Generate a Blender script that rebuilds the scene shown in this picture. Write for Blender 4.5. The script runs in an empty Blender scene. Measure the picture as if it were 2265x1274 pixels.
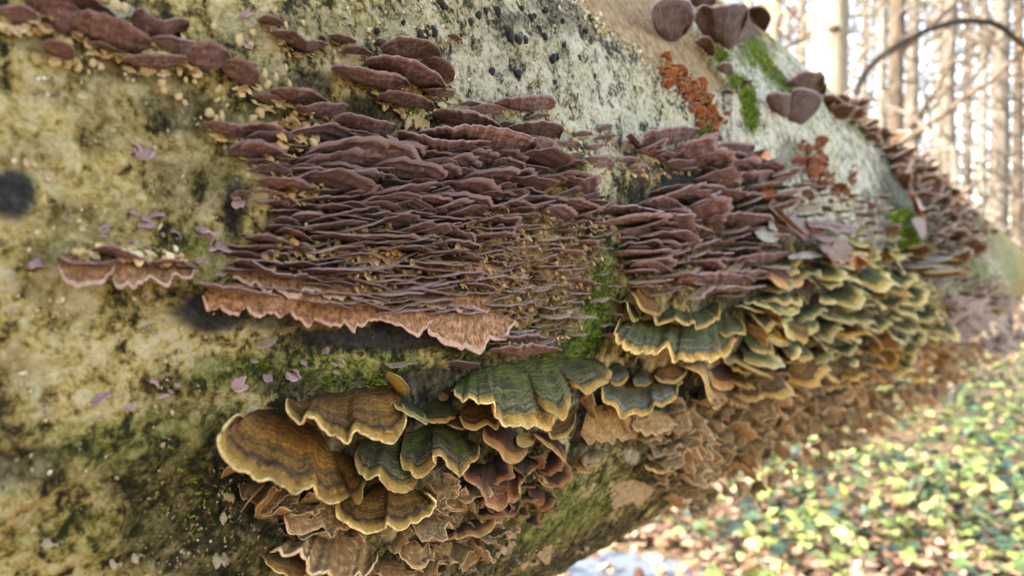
import bpy, math, random
import numpy as np
from mathutils import Matrix, Vector

rnd = random.Random(7)
scene = bpy.context.scene
COL = scene.collection

# ------------------------------------------------------------------ camera, light, exposure
CAM_Z = 1.0
PITCH = math.radians(-0.6)
FPX = 1647.0                       # focal length in photo pixels (2265 x 1274)
cam_d = bpy.data.cameras.new('camera')
cam = bpy.data.objects.new('camera', cam_d); COL.objects.link(cam)
cam.location = (0, 0, CAM_Z)
cam.rotation_euler = (math.pi / 2 + PITCH, 0, 0)
cam_d.sensor_width = 36.0
cam_d.lens = FPX / 2265.0 * 36.0
cam_d.clip_start = 0.01
cam_d.clip_end = 500.0
cam_d.dof.use_dof = True
cam_d.dof.focus_distance = 0.30
cam_d.dof.aperture_fstop = 11.0
scene.camera = cam

SUN_EL = math.radians(27)
sun_dir = Vector((-0.956, -0.29, 0)).normalized() * math.cos(SUN_EL) + Vector((0, 0, math.sin(SUN_EL)))
world = bpy.data.worlds.new('World'); scene.world = world
world.use_nodes = True
wn = world.node_tree
sky = wn.nodes.new('ShaderNodeTexSky'); sky.sky_type = 'NISHITA'
sky.sun_disc = False
sky.sun_elevation = SUN_EL
sky.sun_rotation = math.atan2(sun_dir.x, sun_dir.y)
sky.air_density = 1.0; sky.dust_density = 1.6; sky.ozone_density = 0.7
bg = wn.nodes['Background']
wb = wn.nodes.new('ShaderNodeMix'); wb.data_type = 'RGBA'; wb.blend_type = 'MULTIPLY'     # white balance of a camera set for shade
wb.inputs[0].default_value = 1.0; wb.inputs[7].default_value = (1.15, 0.965, 0.80, 1)
wn.links.new(sky.outputs['Color'], wb.inputs[6]); wn.links.new(wb.outputs[2], bg.inputs['Color'])
bg.inputs['Strength'].default_value = 0.15
sl = bpy.data.lights.new('sun', 'SUN'); sl.energy = 3.0; sl.angle = math.radians(0.53); sl.color = (1.0, 0.965, 0.91)
so = bpy.data.objects.new('sun', sl); COL.objects.link(so)
so.rotation_euler = sun_dir.to_track_quat('Z', 'Y').to_euler()
scene.view_settings.view_transform = 'Standard'
scene.view_settings.look = 'None'
scene.view_settings.gamma = 1.0
scene.view_settings.use_curve_mapping = False
scene.view_settings.exposure = 2.75
scene.render.engine = 'CYCLES'
scene.cycles.use_denoising = True

# ------------------------------------------------------------------ log frame and pixel <-> world
TH = math.radians(36.46)
D_AX, R_LOG, UP_OFF = 0.57, 0.37, 0.045
dv = np.array([math.sin(TH), math.cos(TH), 0.0])          # along the log, away
sv = np.array([-math.cos(TH), math.sin(TH), 0.0])         # from camera towards the axis
uv_ = np.array([0.0, 0.0, 1.0])
CAMP = np.array([0, 0, CAM_Z])
AX0 = CAMP + sv * D_AX + uv_ * UP_OFF
cp, sp = math.cos(PITCH), math.sin(PITCH)
FWD = np.array([0, cp, sp]); UPC = np.array([0, -sp, cp]); RGT = np.array([1.0, 0, 0])

def ray(px):
    px = np.atleast_2d(np.asarray(px, float))
    d = (px[:, :1] - 1132.5) * RGT + (637.0 - px[:, 1:2]) * UPC + FPX * FWD
    return d / np.linalg.norm(d, axis=1, keepdims=True)

def project(P):
    q = P - CAMP
    z = q @ FWD
    z = np.where(np.abs(z) < 1e-6, 1e-6, z)
    return np.stack([1132.5 + FPX * (q @ RGT) / z, 637.0 - FPX * (q @ UPC) / z, z], 1)

def _h(ix, iy, iz, seed):
    n = (ix * 374761393 + iy * 668265263 + iz * 2147483647 + seed * 1274126177) & 0xFFFFFFFF
    n = ((n ^ (n >> 13)) * 1274126177) & 0xFFFFFFFF
    n = n ^ (n >> 16)
    return (n & 0xFFFF) / 65535.0

def vnoise(p, seed=0):
    p = np.asarray(p, float)
    i = np.floor(p).astype(np.int64); f = p - i
    f = f * f * (3 - 2 * f)
    r = 0
    for dx in (0, 1):
        wx = f[:, 0] if dx else 1 - f[:, 0]
        for dy in (0, 1):
            wy = f[:, 1] if dy else 1 - f[:, 1]
            for dz in (0, 1):
                wz = f[:, 2] if dz else 1 - f[:, 2]
                r = r + wx * wy * wz * _h(i[:, 0] + dx, i[:, 1] + dy, i[:, 2] + dz, seed)
    return r

def fbm(p, octv=4, seed=0, gain=0.5):
    a, s, t = 1.0, 0.0, 0.0
    q = np.asarray(p, float).copy()
    for k in range(octv):
        s = s + a * vnoise(q, seed + k * 17); t += a
        a *= gain; q = q * 2.03 + 11.7
    return s / t

def ss(a, b, x):
    t = np.clip((x - a) / (b - a), 0, 1)
    return t * t * (3 - 2 * t)

def log_low(a, ph):
    """slow swellings of the trunk (metres), used both for the mesh and for placing things on it"""
    p = np.stack([a * 4.0, np.cos(ph) * 3.0, np.sin(ph) * 3.0], 1)
    return (fbm(p, 2, 5) - 0.5) * 0.016 * ss(6.8, 4.5, a)

def log_point(a, ph, h=0.0):
    a = np.asarray(a, float); ph = np.asarray(ph, float)
    n = -sv * np.cos(ph)[:, None] + uv_ * np.sin(ph)[:, None]
    rr = R_LOG + log_low(a, ph) + h
    return AX0 + dv * a[:, None] + n * rr[:, None], n

def hit(px, h=0.0):
    """where the rays through PX meet the trunk raised by H; beyond the outline, the nearest point to it"""
    d = ray(px); n = len(d)
    h = np.broadcast_to(np.asarray(h, float), (n,))
    dp = d - (d @ dv)[:, None] * dv
    o = CAMP - AX0; op = o - (o @ dv) * dv
    A = (dp * dp).sum(1); B = dp @ op; Cc = op @ op
    extra = np.zeros(n); t = None
    for _ in range(3):
        R = R_LOG + h + extra
        disc = B * B - A * (Cc - R * R)
        t = (-B - np.sqrt(np.maximum(disc, 0))) / A
        P = CAMP + d * t[:, None]
        q = P - AX0
        a = q @ dv; ph = np.arctan2(q @ uv_, -(q @ sv))
        extra = log_low(a, ph)
    return P, a, ph

def nrm(v):
    return v / np.maximum(np.linalg.norm(v, axis=-1, keepdims=True), 1e-12)

# ------------------------------------------------------------------ object helpers
def put(name, me, mats=(), parent=None, loc=None):
    o = bpy.data.objects.new(name, me)
    for m in mats: me.materials.append(m)
    COL.objects.link(o)
    if parent is not None: o.parent = parent
    if loc is not None: o.location = loc
    return o

def tag(o, label=None, cat=None, group=None, kind=None):
    if label: o['label'] = label
    if cat: o['category'] = cat
    if group: o['group'] = group
    if kind: o['kind'] = kind
    return o

def empty(name, loc):
    o = bpy.data.objects.new(name, None); COL.objects.link(o)
    o.location = loc; o.empty_display_size = 0.01
    return o

def mesh_np(name, V, F, smooth=True, uv=None, mi=None, attrs=None):
    """V (n,3); F (m,3) or (m,4) array"""
    F = np.asarray(F, np.int32); k = F.shape[1]
    me = bpy.data.meshes.new(name)
    me.vertices.add(len(V)); me.vertices.foreach_set('co', np.asarray(V, np.float32).ravel())
    me.loops.add(F.size); me.loops.foreach_set('vertex_index', F.ravel())
    me.polygons.add(len(F))
    me.polygons.foreach_set('loop_start', np.arange(0, F.size, k, dtype=np.int32))
    me.polygons.foreach_set('loop_total', np.full(len(F), k, np.int32))
    me.polygons.foreach_set('use_smooth', np.full(len(F), smooth))
    if mi is not None: me.polygons.foreach_set('material_index', np.asarray(mi, np.int32))
    if uv is not None:
        l = me.uv_layers.new(name='UVMap')
        l.data.foreach_set('uv', np.asarray(uv, np.float32)[F.ravel()].ravel())
    if attrs:
        for nm, arr in attrs.items():
            at = me.attributes.new(nm, 'FLOAT', 'POINT')
            at.data.foreach_set('value', np.asarray(arr, np.float32))
    me.update(calc_edges=True)
    return me

def grid_faces(nu, nv, off=0, flip=False):
    i, j = np.meshgrid(np.arange(nu - 1), np.arange(nv - 1), indexing='ij')
    a = (i * nv + j).ravel() + off
    f = np.stack([a, a + nv, a + nv + 1, a + 1], 1)
    return f[:, ::-1] if flip else f

class Joined:
    """collects many small pieces into one mesh"""
    def __init__(s): s.V = []; s.F = []; s.n = 0; s.A = []
    def add(s, V, F, a=0.0):
        s.V.append(V); s.F.append(np.asarray(F) + s.n); s.n += len(V); s.A.append(np.full(len(V), a))
    def mesh(s, name, smooth=True):
        return mesh_np(name, np.concatenate(s.V), np.concatenate(s.F), smooth, attrs={'tint': np.concatenate(s.A)})

def crom(pts, n):
    """n points evenly spaced along a smooth curve through PTS"""
    p = np.asarray(pts, float)
    if len(p) == 2:
        t = np.linspace(0, 1, n)[:, None]; return p[0] * (1 - t) + p[1] * t
    e = np.vstack([2 * p[0] - p[1], p, 2 * p[-1] - p[-2]])
    out = []
    for k in range(len(p) - 1):
        t = np.linspace(0, 1, 12, endpoint=False)[:, None]
        a, b, c, d = e[k], e[k + 1], e[k + 2], e[k + 3]
        out.append(0.5 * (2 * b + (c - a) * t + (2 * a - 5 * b + 4 * c - d) * t ** 2 + (3 * b - a - 3 * c + d) * t ** 3))
    q = np.vstack(out + [p[-1:]])
    L = np.r_[0, np.cumsum(np.linalg.norm(np.diff(q, axis=0), axis=1))]
    s = np.linspace(0, L[-1], n)
    return np.stack([np.interp(s, L, q[:, k]) for k in range(p.shape[1])], 1)

def inpoly(x, y, poly):
    c = False; j = len(poly) - 1
    for i in range(len(poly)):
        xi, yi = poly[i]; xj, yj = poly[j]
        if (yi > y) != (yj > y) and x < (xj - xi) * (y - yi) / (yj - yi) + xi: c = not c
        j = i
    return c

# ------------------------------------------------------------------ materials
class Mat:
    def __init__(s, name, rough=0.8, spec=0.25):
        s.m = bpy.data.materials.new(name); s.m.use_nodes = True
        s.t = s.m.node_tree; s.b = s.t.nodes['Principled BSDF']
        s.b.inputs['Roughness'].default_value = rough
        s.b.inputs['Specular IOR Level'].default_value = spec
    def n(s, typ, **kw):
        x = s.t.nodes.new('ShaderNode' + typ)
        for k, v in kw.items():
            if hasattr(x, k) and k not in x.inputs: setattr(x, k, v)
            else: s.set(x.inputs[k], v)
        return x
    def set(s, sock, v):
        if isinstance(v, bpy.types.NodeSocket): s.t.links.new(v, sock)
        else:
            if isinstance(v, tuple) and len(v) == 3 and sock.type == 'RGBA': v = (*v, 1)
            sock.default_value = v
    def coord(s, which='Object'): return s.n('TexCoord').outputs[which]
    def scaled(s, vec, sc):
        return s.n('Mapping', Vector=vec, Scale=sc).outputs[0]
    def noise(s, vec, scale, detail=4, rough=0.55, dist=0.0):
        x = s.n('TexNoise', Vector=vec, Scale=scale, Detail=detail, Roughness=rough, Distortion=dist)
        return x.outputs['Fac']
    def ramp(s, fac, stops, interp='LINEAR'):
        x = s.n('ValToRGB', Fac=fac); r = x.color_ramp; r.interpolation = interp
        while len(r.elements) < len(stops): r.elements.new(0.5)
        for e, (p, c) in zip(r.elements, stops):
            e.position = p; e.color = (*c, 1) if len(c) == 3 else c
        return x.outputs['Color']
    def mix(s, fac, a, b, mode='MIX'):
        x = s.n('Mix', data_type='RGBA', blend_type=mode)
        s.set(x.inputs[0], fac); s.set(x.inputs[6], a); s.set(x.inputs[7], b)
        return x.outputs[2]
    def math(s, op, a, b=0.0, clamp=False):
        x = s.n('Math', operation=op, use_clamp=clamp); s.set(x.inputs[0], a); s.set(x.inputs[1], b)
        return x.outputs[0]
    def attr(s, name): return s.n('Attribute', attribute_name=name).outputs['Fac']
    def bump(s, h, strength=0.5, dist=0.001):
        x = s.n('Bump', Height=h, Strength=strength, Distance=dist)
        s.t.links.new(x.outputs[0], s.b.inputs['Normal'])
    def color(s, c): s.set(s.b.inputs['Base Color'], c)
    def rand(s): return s.n('ObjectInfo').outputs['Random']

def bark_material():
    M = Mat('beech_bark', 0.85, 0.2)
    v = M.coord()
    big = M.noise(v, 26, 4, 0.6, 0.4)
    mid = M.noise(v, 95, 5, 0.65, 0.6)
    fine = M.noise(v, 420, 5, 0.7, 0.3)
    vor = M.n('TexVoronoi', Vector=v, Scale=230.0, feature='F1').outputs['Distance']
    k = M.math('ADD', M.math('MULTIPLY', M.math('ADD', M.math('MULTIPLY', mid, 0.55), M.math('MULTIPLY', fine, 0.45)), 2.25), -0.61)
    k2 = M.math('ADD', k, M.math('MULTIPLY', M.math('SUBTRACT', big, 0.5), M.math('SUBTRACT', 0.75, M.math('MULTIPLY', M.attr('pale'), 0.45))))
    k2 = M.math('ADD', k2, M.math('MULTIPLY', M.attr('light'), 0.13))
    # yellow-olive crust of algae and lichen over dark bark
    warm = M.ramp(k2, [(0.33, (0.022, 0.018, 0.007)), (0.41, (0.10, 0.078, 0.024)), (0.47, (0.27, 0.205, 0.065)),
                       (0.54, (0.48, 0.375, 0.125)), (0.62, (0.57, 0.46, 0.205)), (0.72, (0.66, 0.57, 0.34))])
    grey = M.ramp(k2, [(0.33, (0.035, 0.034, 0.030)), (0.41, (0.15, 0.142, 0.105)), (0.47, (0.36, 0.335, 0.235)),
                       (0.54, (0.53, 0.505, 0.375)), (0.66, (0.70, 0.68, 0.56))])
    c = M.mix(M.attr('pale'), warm, grey)
    hue = M.noise(v, 14, 3, 0.6, 0.8)
    c = M.mix(M.math('MULTIPLY', M.ramp(hue, [(0.50, (0, 0, 0)), (0.66, (1, 1, 1))]), 0.45), c, M.mix(1.0, c, (0.74, 0.72, 0.40), 'MULTIPLY'))
    hue2 = M.noise(M.scaled(v, (1.0, 1.0, 1.0)), 19, 3, 0.6, 1.2)
    c = M.mix(M.math('MULTIPLY', M.ramp(hue2, [(0.58, (0, 0, 0)), (0.70, (1, 1, 1))]), 0.5), c, M.mix(1.0, c, (0.62, 0.46, 0.36), 'MULTIPLY'))
    # olive film; dark tone holds bark stain and painted shade under the brackets
    film = M.ramp(k, [(0.30, (0.018, 0.016, 0.006)), (0.45, (0.085, 0.074, 0.018)), (0.58, (0.23, 0.19, 0.05)), (0.72, (0.44, 0.37, 0.18))])
    c = M.mix(M.attr('olive'), c, film)
    mossc = M.ramp(k, [(0.36, (0.018, 0.030, 0.006)), (0.50, (0.085, 0.13, 0.018)), (0.66, (0.26, 0.30, 0.07))])
    c = M.mix(M.attr('moss'), c, mossc)
    stain_and_shade = M.ramp(k, [(0.40, (0.008, 0.008, 0.008)), (0.60, (0.035, 0.033, 0.026)), (0.75, (0.14, 0.13, 0.09))])
    c = M.mix(M.attr('dark'), c, stain_and_shade)
    tiss = M.ramp(k, [(0.25, (0.10, 0.052, 0.022)), (0.45, (0.30, 0.175, 0.068)), (0.62, (0.48, 0.31, 0.135)), (0.78, (0.60, 0.44, 0.23))])
    c = M.mix(M.attr('tissue'), c, tiss)
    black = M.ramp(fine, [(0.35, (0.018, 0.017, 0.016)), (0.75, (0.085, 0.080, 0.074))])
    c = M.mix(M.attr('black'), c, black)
    wv = M.noise(M.scaled(v, (1, 1, 1)), 160, 6, 0.7, 0.5)
    wood = M.ramp(wv, [(0.30, (0.20, 0.125, 0.065)), (0.5, (0.43, 0.30, 0.165)), (0.7, (0.60, 0.46, 0.29))])
    c = M.mix(M.attr('bare'), c, wood)
    pits = M.ramp(vor, [(0.10, (0.45, 0.45, 0.45)), (0.26, (1, 1, 1))])
    c = M.mix(M.math('MULTIPLY', M.math('SUBTRACT', 1.0, M.attr('bare')), 0.55), c, M.mix(1.0, c, pits, 'MULTIPLY'))
    M.color(c)
    M.bump(M.math('ADD', k, M.math('MULTIPLY', fine, 0.8)), 1.0, 0.0022)
    return M.m

def pore_material(name, lo, hi, edge, grain=900):
    """underside of a bracket: fine pores in rays, paler growing edge"""
    M = Mat(name, 0.9, 0.12)
    u = M.coord('UV'); v = M.coord()
    ray_ = M.noise(M.scaled(u, (34, 4, 1)), 1.0, 3, 0.65, 0.3)
    g = M.noise(v, grain, 3, 0.7)
    sep = M.n('SeparateXYZ', Vector=u).outputs[1]
    f = M.math('ADD', M.math('MULTIPLY', ray_, 0.45), M.math('MULTIPLY', g, 0.55))
    c = M.ramp(f, [(0.34, tuple(x * 0.36 for x in lo)), (0.47, lo), (0.63, hi)])
    bl = M.noise(v, 150, 3, 0.6)
    c = M.mix(M.math('MULTIPLY', M.ramp(bl, [(0.42, (0, 0, 0)), (0.68, (1, 1, 1))]), 0.55), c, M.mix(1.0, c, (0.62, 0.55, 0.52), 'MULTIPLY'))
    wv = M.math('ADD', sep, M.math('MULTIPLY', M.math('SUBTRACT', M.noise(M.scaled(u, (6, 2, 1)), 1.0, 3, 0.6), 0.5), 0.22))
    zone = M.ramp(wv, [(0.10, (0.72, 0.68, 0.66)), (0.34, (1.12, 1.08, 1.02)), (0.52, (0.86, 0.84, 0.84)), (0.66, (1.16, 1.12, 1.08)), (0.80, (0.80, 0.78, 0.79)), (0.90, (0.92, 0.90, 0.90))])
    c = M.mix(0.9, c, M.mix(1.0, c, zone, 'MULTIPLY'))
    e = M.math('MULTIPLY', M.ramp(wv, [(0.84, (0, 0, 0)), (0.97, (1, 1, 1))]), 0.7)
    c = M.mix(e, c, edge)
    hsv = M.n('HueSaturation', Hue=0.5, Saturation=1.0, Color=c)
    M.set(hsv.inputs['Value'], M.math('ADD', 0.78, M.math('MULTIPLY', M.rand(), 0.44)))
    M.color(hsv.outputs[0])
    M.bump(f, 0.9, 0.0009)
    return M.m

def fuzz_material(name, lo, hi, scale=500):
    M = Mat(name, 0.95, 0.08)
    u = M.coord('UV'); v = M.coord()
    g = M.noise(v, scale, 5, 0.75, 0.5); b = M.noise(v, 110, 4, 0.6, 0.4)
    sep = M.n('SeparateXYZ', Vector=u).outputs[1]
    w = M.noise(M.scaled(u, (4, 1, 1)), 1.5, 2)
    z = M.math('SINE', M.math('MULTIPLY', M.math('ADD', sep, M.math('MULTIPLY', w, 0.12)), 34.0))
    f = M.math('ADD', M.math('MULTIPLY', M.math('ADD', M.math('MULTIPLY', g, 0.6), M.math('MULTIPLY', b, 0.4)), 0.85), M.math('MULTIPLY', z, 0.022))
    c = M.ramp(f, [(0.25, tuple(x * 0.5 for x in lo)), (0.42, lo), (0.58, hi)])
    M.color(c); M.bump(f, 0.8, 0.0012)
    return M.m

def cap_material(name, bands, algae=0.0, stripe=0.35):
    """zoned upper face of a turkey tail: concentric bands along V of the fan"""
    M = Mat(name, 0.75, 0.25)
    u = M.coord('UV'); v = M.coord()
    sx = M.n('SeparateXYZ', Vector=u)
    w1 = M.noise(M.scaled(u, (7, 1.2, 1)), 1.0, 3, 0.6)
    w2 = M.noise(v, 210, 4, 0.6)
    rad = M.math('ADD', sx.outputs[1], M.math('ADD', M.math('MULTIPLY', M.math('SUBTRACT', w1, 0.5), 0.24), M.math('MULTIPLY', M.math('SUBTRACT', w2, 0.5), 0.17)))
    c = M.ramp(rad, bands)
    fine = M.n('TexNoise', Vector=M.n('CombineXYZ', X=M.math('MULTIPLY', sx.outputs[0], 3.0), Y=M.math('MULTIPLY', rad, 19.0), Z=0.0).outputs[0], Scale=1.0, Detail=3.0, Roughness=0.6).outputs['Fac']
    st = M.ramp(fine, [(0.34, (1 - stripe,) * 3), (0.5, (1, 1, 1)), (0.66, (1 + stripe * 1.1,) * 3)])
    c = M.mix(1.0, c, st, 'MULTIPLY')
    wob = M.math('MULTIPLY', M.noise(M.scaled(u, (9, 3, 1)), 1.0, 3, 0.6), 3.5)
    ln = M.math('SINE', M.math('ADD', M.math('MULTIPLY', rad, 80.0), wob))
    c = M.mix(1.0, c, M.ramp(M.math('MULTIPLY', M.math('ADD', ln, 1.0), 0.5), [(0.12, (1 - stripe * 0.9,) * 3), (0.5, (1, 1, 1)), (0.9, (1 + stripe * 0.5,) * 3)]), 'MULTIPLY')
    fib = M.noise(M.scaled(u, (62, 5, 1)), 1.0, 4, 0.65)
    blo = M.noise(v, 130, 4, 0.65)
    c = M.mix(1.0, c, M.ramp(blo, [(0.34, (0.62, 0.60, 0.58)), (0.5, (1, 1, 1)), (0.68, (1.3, 1.28, 1.2))]), 'MULTIPLY')
    c = M.mix(1.0, c, M.ramp(fib, [(0.32, (0.58,) * 3), (0.5, (1, 1, 1)), (0.68, (1.32,) * 3)]), 'MULTIPLY')
    if algae:
        a = M.noise(v, 85, 4, 0.65)
        inner = M.ramp(sx.outputs[1], [(0.55, (1, 1, 1)), (0.88, (0, 0, 0))])
        am = M.math('MULTIPLY', M.math('MULTIPLY', M.ramp(a, [(0.40, (0, 0, 0)), (0.60, (1, 1, 1))]), algae), inner)
        c = M.mix(am, c, M.ramp(fine, [(0.3, (0.020, 0.030, 0.006)), (0.7, (0.115, 0.160, 0.022))]))
    hsv = M.n('HueSaturation', Hue=0.5, Saturation=1.0, Color=c)
    M.set(hsv.inputs['Value'], M.math('ADD', 0.8, M.math('MULTIPLY', M.rand(), 0.4)))
    M.color(hsv.outputs[0])
    M.bump(M.math('ADD', M.math('MULTIPLY', M.math('ADD', fine, M.math('MULTIPLY', ln, 0.12)), 0.6), M.math('MULTIPLY', fib, 0.7)), 1.0, 0.0018)
    return M.m

def plain_material(name, lo, hi, scale=300, rough=0.85, bump=0.5, bd=0.001, spec=0.2, tint=None, tr=None):
    M = Mat(name, rough, spec)
    v = M.coord(); f = M.noise(v, scale, 5, 0.65, 0.3)
    c = M.ramp(f, [(0.32, lo), (0.66, hi)])
    if tint: c = M.mix(0.75, c, M.ramp(M.attr('tint'), tint))
    M.color(c); M.bump(f, bump, bd)
    return M.m

M_BARK = bark_material()
M_VP = pore_material('violet_pores', (0.200, 0.133, 0.144), (0.395, 0.282, 0.288), (0.40, 0.285, 0.30), 430)
M_EP = pore_material('dark_ear_pores', (0.098, 0.066, 0.056), (0.20, 0.14, 0.115), (0.14, 0.09, 0.085), 330)
M_VM = plain_material('violet_margin', (0.20, 0.13, 0.14), (0.40, 0.285, 0.29), 600)
M_VC = fuzz_material('cream_fuzz', (0.33, 0.235, 0.115), (0.58, 0.45, 0.25))
M_FP = pore_material('frill_pores', (0.215, 0.115, 0.062), (0.44, 0.27, 0.155), (0.48, 0.315, 0.24), 420)
M_FM = plain_material('frill_margin', (0.33, 0.20, 0.145), (0.54, 0.37, 0.29), 500)
M_LP = pore_material('lilac_flesh', (0.46, 0.29, 0.31), (0.70, 0.52, 0.53), (0.78, 0.62, 0.62), 500)
M_CB = plain_material('cream_bud', (0.36, 0.25, 0.11), (0.72, 0.58, 0.34), 350)
M_NUB = plain_material('tan_nubs', (0.26, 0.16, 0.07), (0.52, 0.36, 0.17), 350, tint=[(0, (0.15, 0.075, 0.045)), (0.35, (0.38, 0.22, 0.09)), (0.75, (0.60, 0.42, 0.19)), (1, (0.72, 0.60, 0.36))])
M_TG = cap_material('green_zoned_cap', [(0.05, (0.035, 0.038, 0.010)), (0.25, (0.062, 0.068, 0.014)), (0.40, (0.060, 0.042, 0.020)), (0.52, (0.095, 0.088, 0.026)), (0.60, (0.062, 0.048, 0.028)), (0.68, (0.150, 0.128, 0.062)), (0.75, (0.042, 0.034, 0.022)), (0.82, (0.21, 0.145, 0.050)), (0.90, (0.54, 0.36, 0.125))], 0.6, 0.5)
M_TB = cap_material('brown_zoned_cap', [(0.05, (0.055, 0.028, 0.008)), (0.28, (0.18, 0.080, 0.016)), (0.46, (0.26, 0.120, 0.022)), (0.58, (0.11, 0.052, 0.015)), (0.67, (0.22, 0.105, 0.022)), (0.78, (0.036, 0.021, 0.012)), (0.86, (0.33, 0.165, 0.034)), (0.93, (0.68, 0.40, 0.085))], 0.14, 0.2)
M_TU = cap_material('blue_grey_zoned_cap', [(0.05, (0.030, 0.020, 0.014)), (0.30, (0.090, 0.060, 0.036)), (0.45, (0.050, 0.038, 0.030)), (0.56, (0.120, 0.085, 0.055)), (0.66, (0.085, 0.085, 0.072)), (0.76, (0.20, 0.20, 0.165)), (0.84, (0.07, 0.065, 0.05)), (0.93, (0.48, 0.36, 0.16))], 0.35, 0.45)
M_TY = cap_material('yellow_green_cap', [(0.05, (0.022, 0.020, 0.010)), (0.30, (0.036, 0.034, 0.020)), (0.48, (0.075, 0.080, 0.030)), (0.62, (0.10, 0.105, 0.030)), (0.76, (0.40, 0.30, 0.075)), (0.95, (0.64, 0.48, 0.155))], 0.35, 0.4)
M_TR = cap_material('red_brown_cap', [(0.05, (0.016, 0.008, 0.006)), (0.45, (0.050, 0.021, 0.012)), (0.66, (0.10, 0.040, 0.018)), (0.80, (0.24, 0.085, 0.030)), (0.95, (0.48, 0.21, 0.075))], 0.0)
M_TGY = cap_material('slate_cap', [(0.05, (0.04, 0.036, 0.034)), (0.35, (0.16, 0.145, 0.14)), (0.55, (0.08, 0.072, 0.07)), (0.75, (0.27, 0.25, 0.245)), (0.95, (0.52, 0.44, 0.38))], 0.0)
M_MT = cap_material('tan_margin', [(0.0, (0.40, 0.21, 0.04)), (0.5, (0.66, 0.39, 0.085)), (0.9, (0.72, 0.47, 0.14)), (1.0, (0.78, 0.58, 0.26))], 0.0, 0.14)
M_MY = cap_material('yellow_margin', [(0.0, (0.46, 0.34, 0.09)), (0.5, (0.68, 0.53, 0.20)), (1.0, (0.80, 0.69, 0.38))], 0.0, 0.14)
M_MO = cap_material('orange_margin', [(0.0, (0.38, 0.16, 0.045)), (0.6, (0.58, 0.29, 0.085)), (1.0, (0.68, 0.43, 0.18))], 0.0, 0.14)
M_MR = cap_material('russet_margin', [(0.0, (0.32, 0.115, 0.04)), (0.6, (0.50, 0.21, 0.075)), (1.0, (0.66, 0.40, 0.20))], 0.0, 0.14)
M_TP = pore_material('tan_pores', (0.34, 0.21, 0.09), (0.54, 0.37, 0.17), (0.58, 0.42, 0.20), 600)
M_UM = cap_material('ragged_tan_cap', [(0.0, (0.10, 0.055, 0.022)), (0.40, (0.31, 0.19, 0.085)), (0.66, (0.52, 0.345, 0.16)), (1.0, (0.74, 0.56, 0.33))], 0.0, 0.3)
M_UP = pore_material('ragged_tan_pores', (0.33, 0.205, 0.095), (0.60, 0.41, 0.21), (0.76, 0.58, 0.35), 600)
M_FZ = fuzz_material('grey_tan_fuzz', (0.24, 0.14, 0.06), (0.62, 0.43, 0.22), 300)
M_OR = pore_material('orange_flesh', (0.27, 0.088, 0.032), (0.52, 0.215, 0.08), (0.72, 0.46, 0.28), 420)
M_RU = pore_material('russet_flesh', (0.22, 0.082, 0.045), (0.42, 0.195, 0.11), (0.62, 0.40, 0.27), 420)
M_BR = pore_material('brown_flesh', (0.135, 0.076, 0.046), (0.29, 0.185, 0.115), (0.38, 0.27, 0.18), 300)
M_PK = pore_material('pinkish_flesh', (0.28, 0.195, 0.155), (0.54, 0.42, 0.35), (0.66, 0.55, 0.47), 300)
M_CR = plain_material('pale_crust', (0.15, 0.105, 0.055), (0.50, 0.385, 0.23), 240)
M_CW = plain_material('white_crust', (0.09, 0.08, 0.05), (0.36, 0.32, 0.235), 260)
M_BKG = plain_material('charcoal_crust', (0.03, 0.028, 0.027), (0.13, 0.122, 0.115), 320, 0.8, 0.9)
M_BK = plain_material('black_knob', (0.010, 0.010, 0.011), (0.03, 0.03, 0.032), 400, 0.6)
TB_ARCH = plain_material('dark_sapling_bark', (0.014, 0.011, 0.009), (0.04, 0.032, 0.026), 30)
M_MOSS = plain_material('moss_blades', (0.05, 0.09, 0.01), (0.20, 0.30, 0.03), 200, tint=[(0, (0.035, 0.055, 0.008)), (0.6, (0.12, 0.19, 0.018)), (1, (0.28, 0.35, 0.05))])
M_DL = plain_material('dead_leaf', (0.085, 0.042, 0.032), (0.22, 0.130, 0.11), 130, 0.65, 0.5, 0.001, 0.2)
M_DR = plain_material('russet_leaf', (0.17, 0.045, 0.02), (0.34, 0.11, 0.045), 150, 0.5)
M_DO = plain_material('orange_leaf', (0.35, 0.11, 0.02), (0.55, 0.22, 0.05), 150, 0.5)
M_DW = plain_material('bleached_leaf', (0.14, 0.125, 0.10), (0.33, 0.305, 0.255), 120, 0.6)

# ------------------------------------------------------------------ the ground and the wood behind
def ground_z(x, y):
    x = np.asarray(x, float); y = np.asarray(y, float)
    p = np.stack([x * 0.7, y * 0.7, x * 0], 1)
    far = ss(9, 40, np.hypot(x, y))
    return (fbm(p, 3, 40) - 0.5) * 0.16 + far * (2.6 + 1.2 * (fbm(p * 0.12, 2, 44) - 0.5)) + 0.02 * (fbm(p * 9, 2, 43) - 0.5)

gx = np.sort(np.r_[np.linspace(-60, -4, 24)[:-1], np.linspace(-4, 14, 150), np.linspace(14, 110, 40)[1:]])
gy = np.sort(np.r_[np.linspace(-30, 0, 10)[:-1], np.linspace(0, 16, 150), np.linspace(16, 130, 44)[1:]])
GX, GY = np.meshgrid(gx, gy, indexing='ij')
GV = np.stack([GX.ravel(), GY.ravel(), ground_z(GX.ravel(), GY.ravel())], 1)
M_GR = plain_material('leaf_mould', (0.075, 0.048, 0.028), (0.30, 0.21, 0.13), 34, 0.95, 1.0, 0.02)
tag(put('ground', mesh_np('ground', GV, grid_faces(len(gx), len(gy))), [M_GR]), kind='structure')

def ground_hit(px):
    d = ray([px])[0]
    t = 0.5
    for _ in range(4000):
        p = CAMP + d * t
        if p[2] < ground_z([p[0]], [p[1]])[0]: return p
        t *= 1.004; 
        if t > 120: break
    return p

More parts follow.
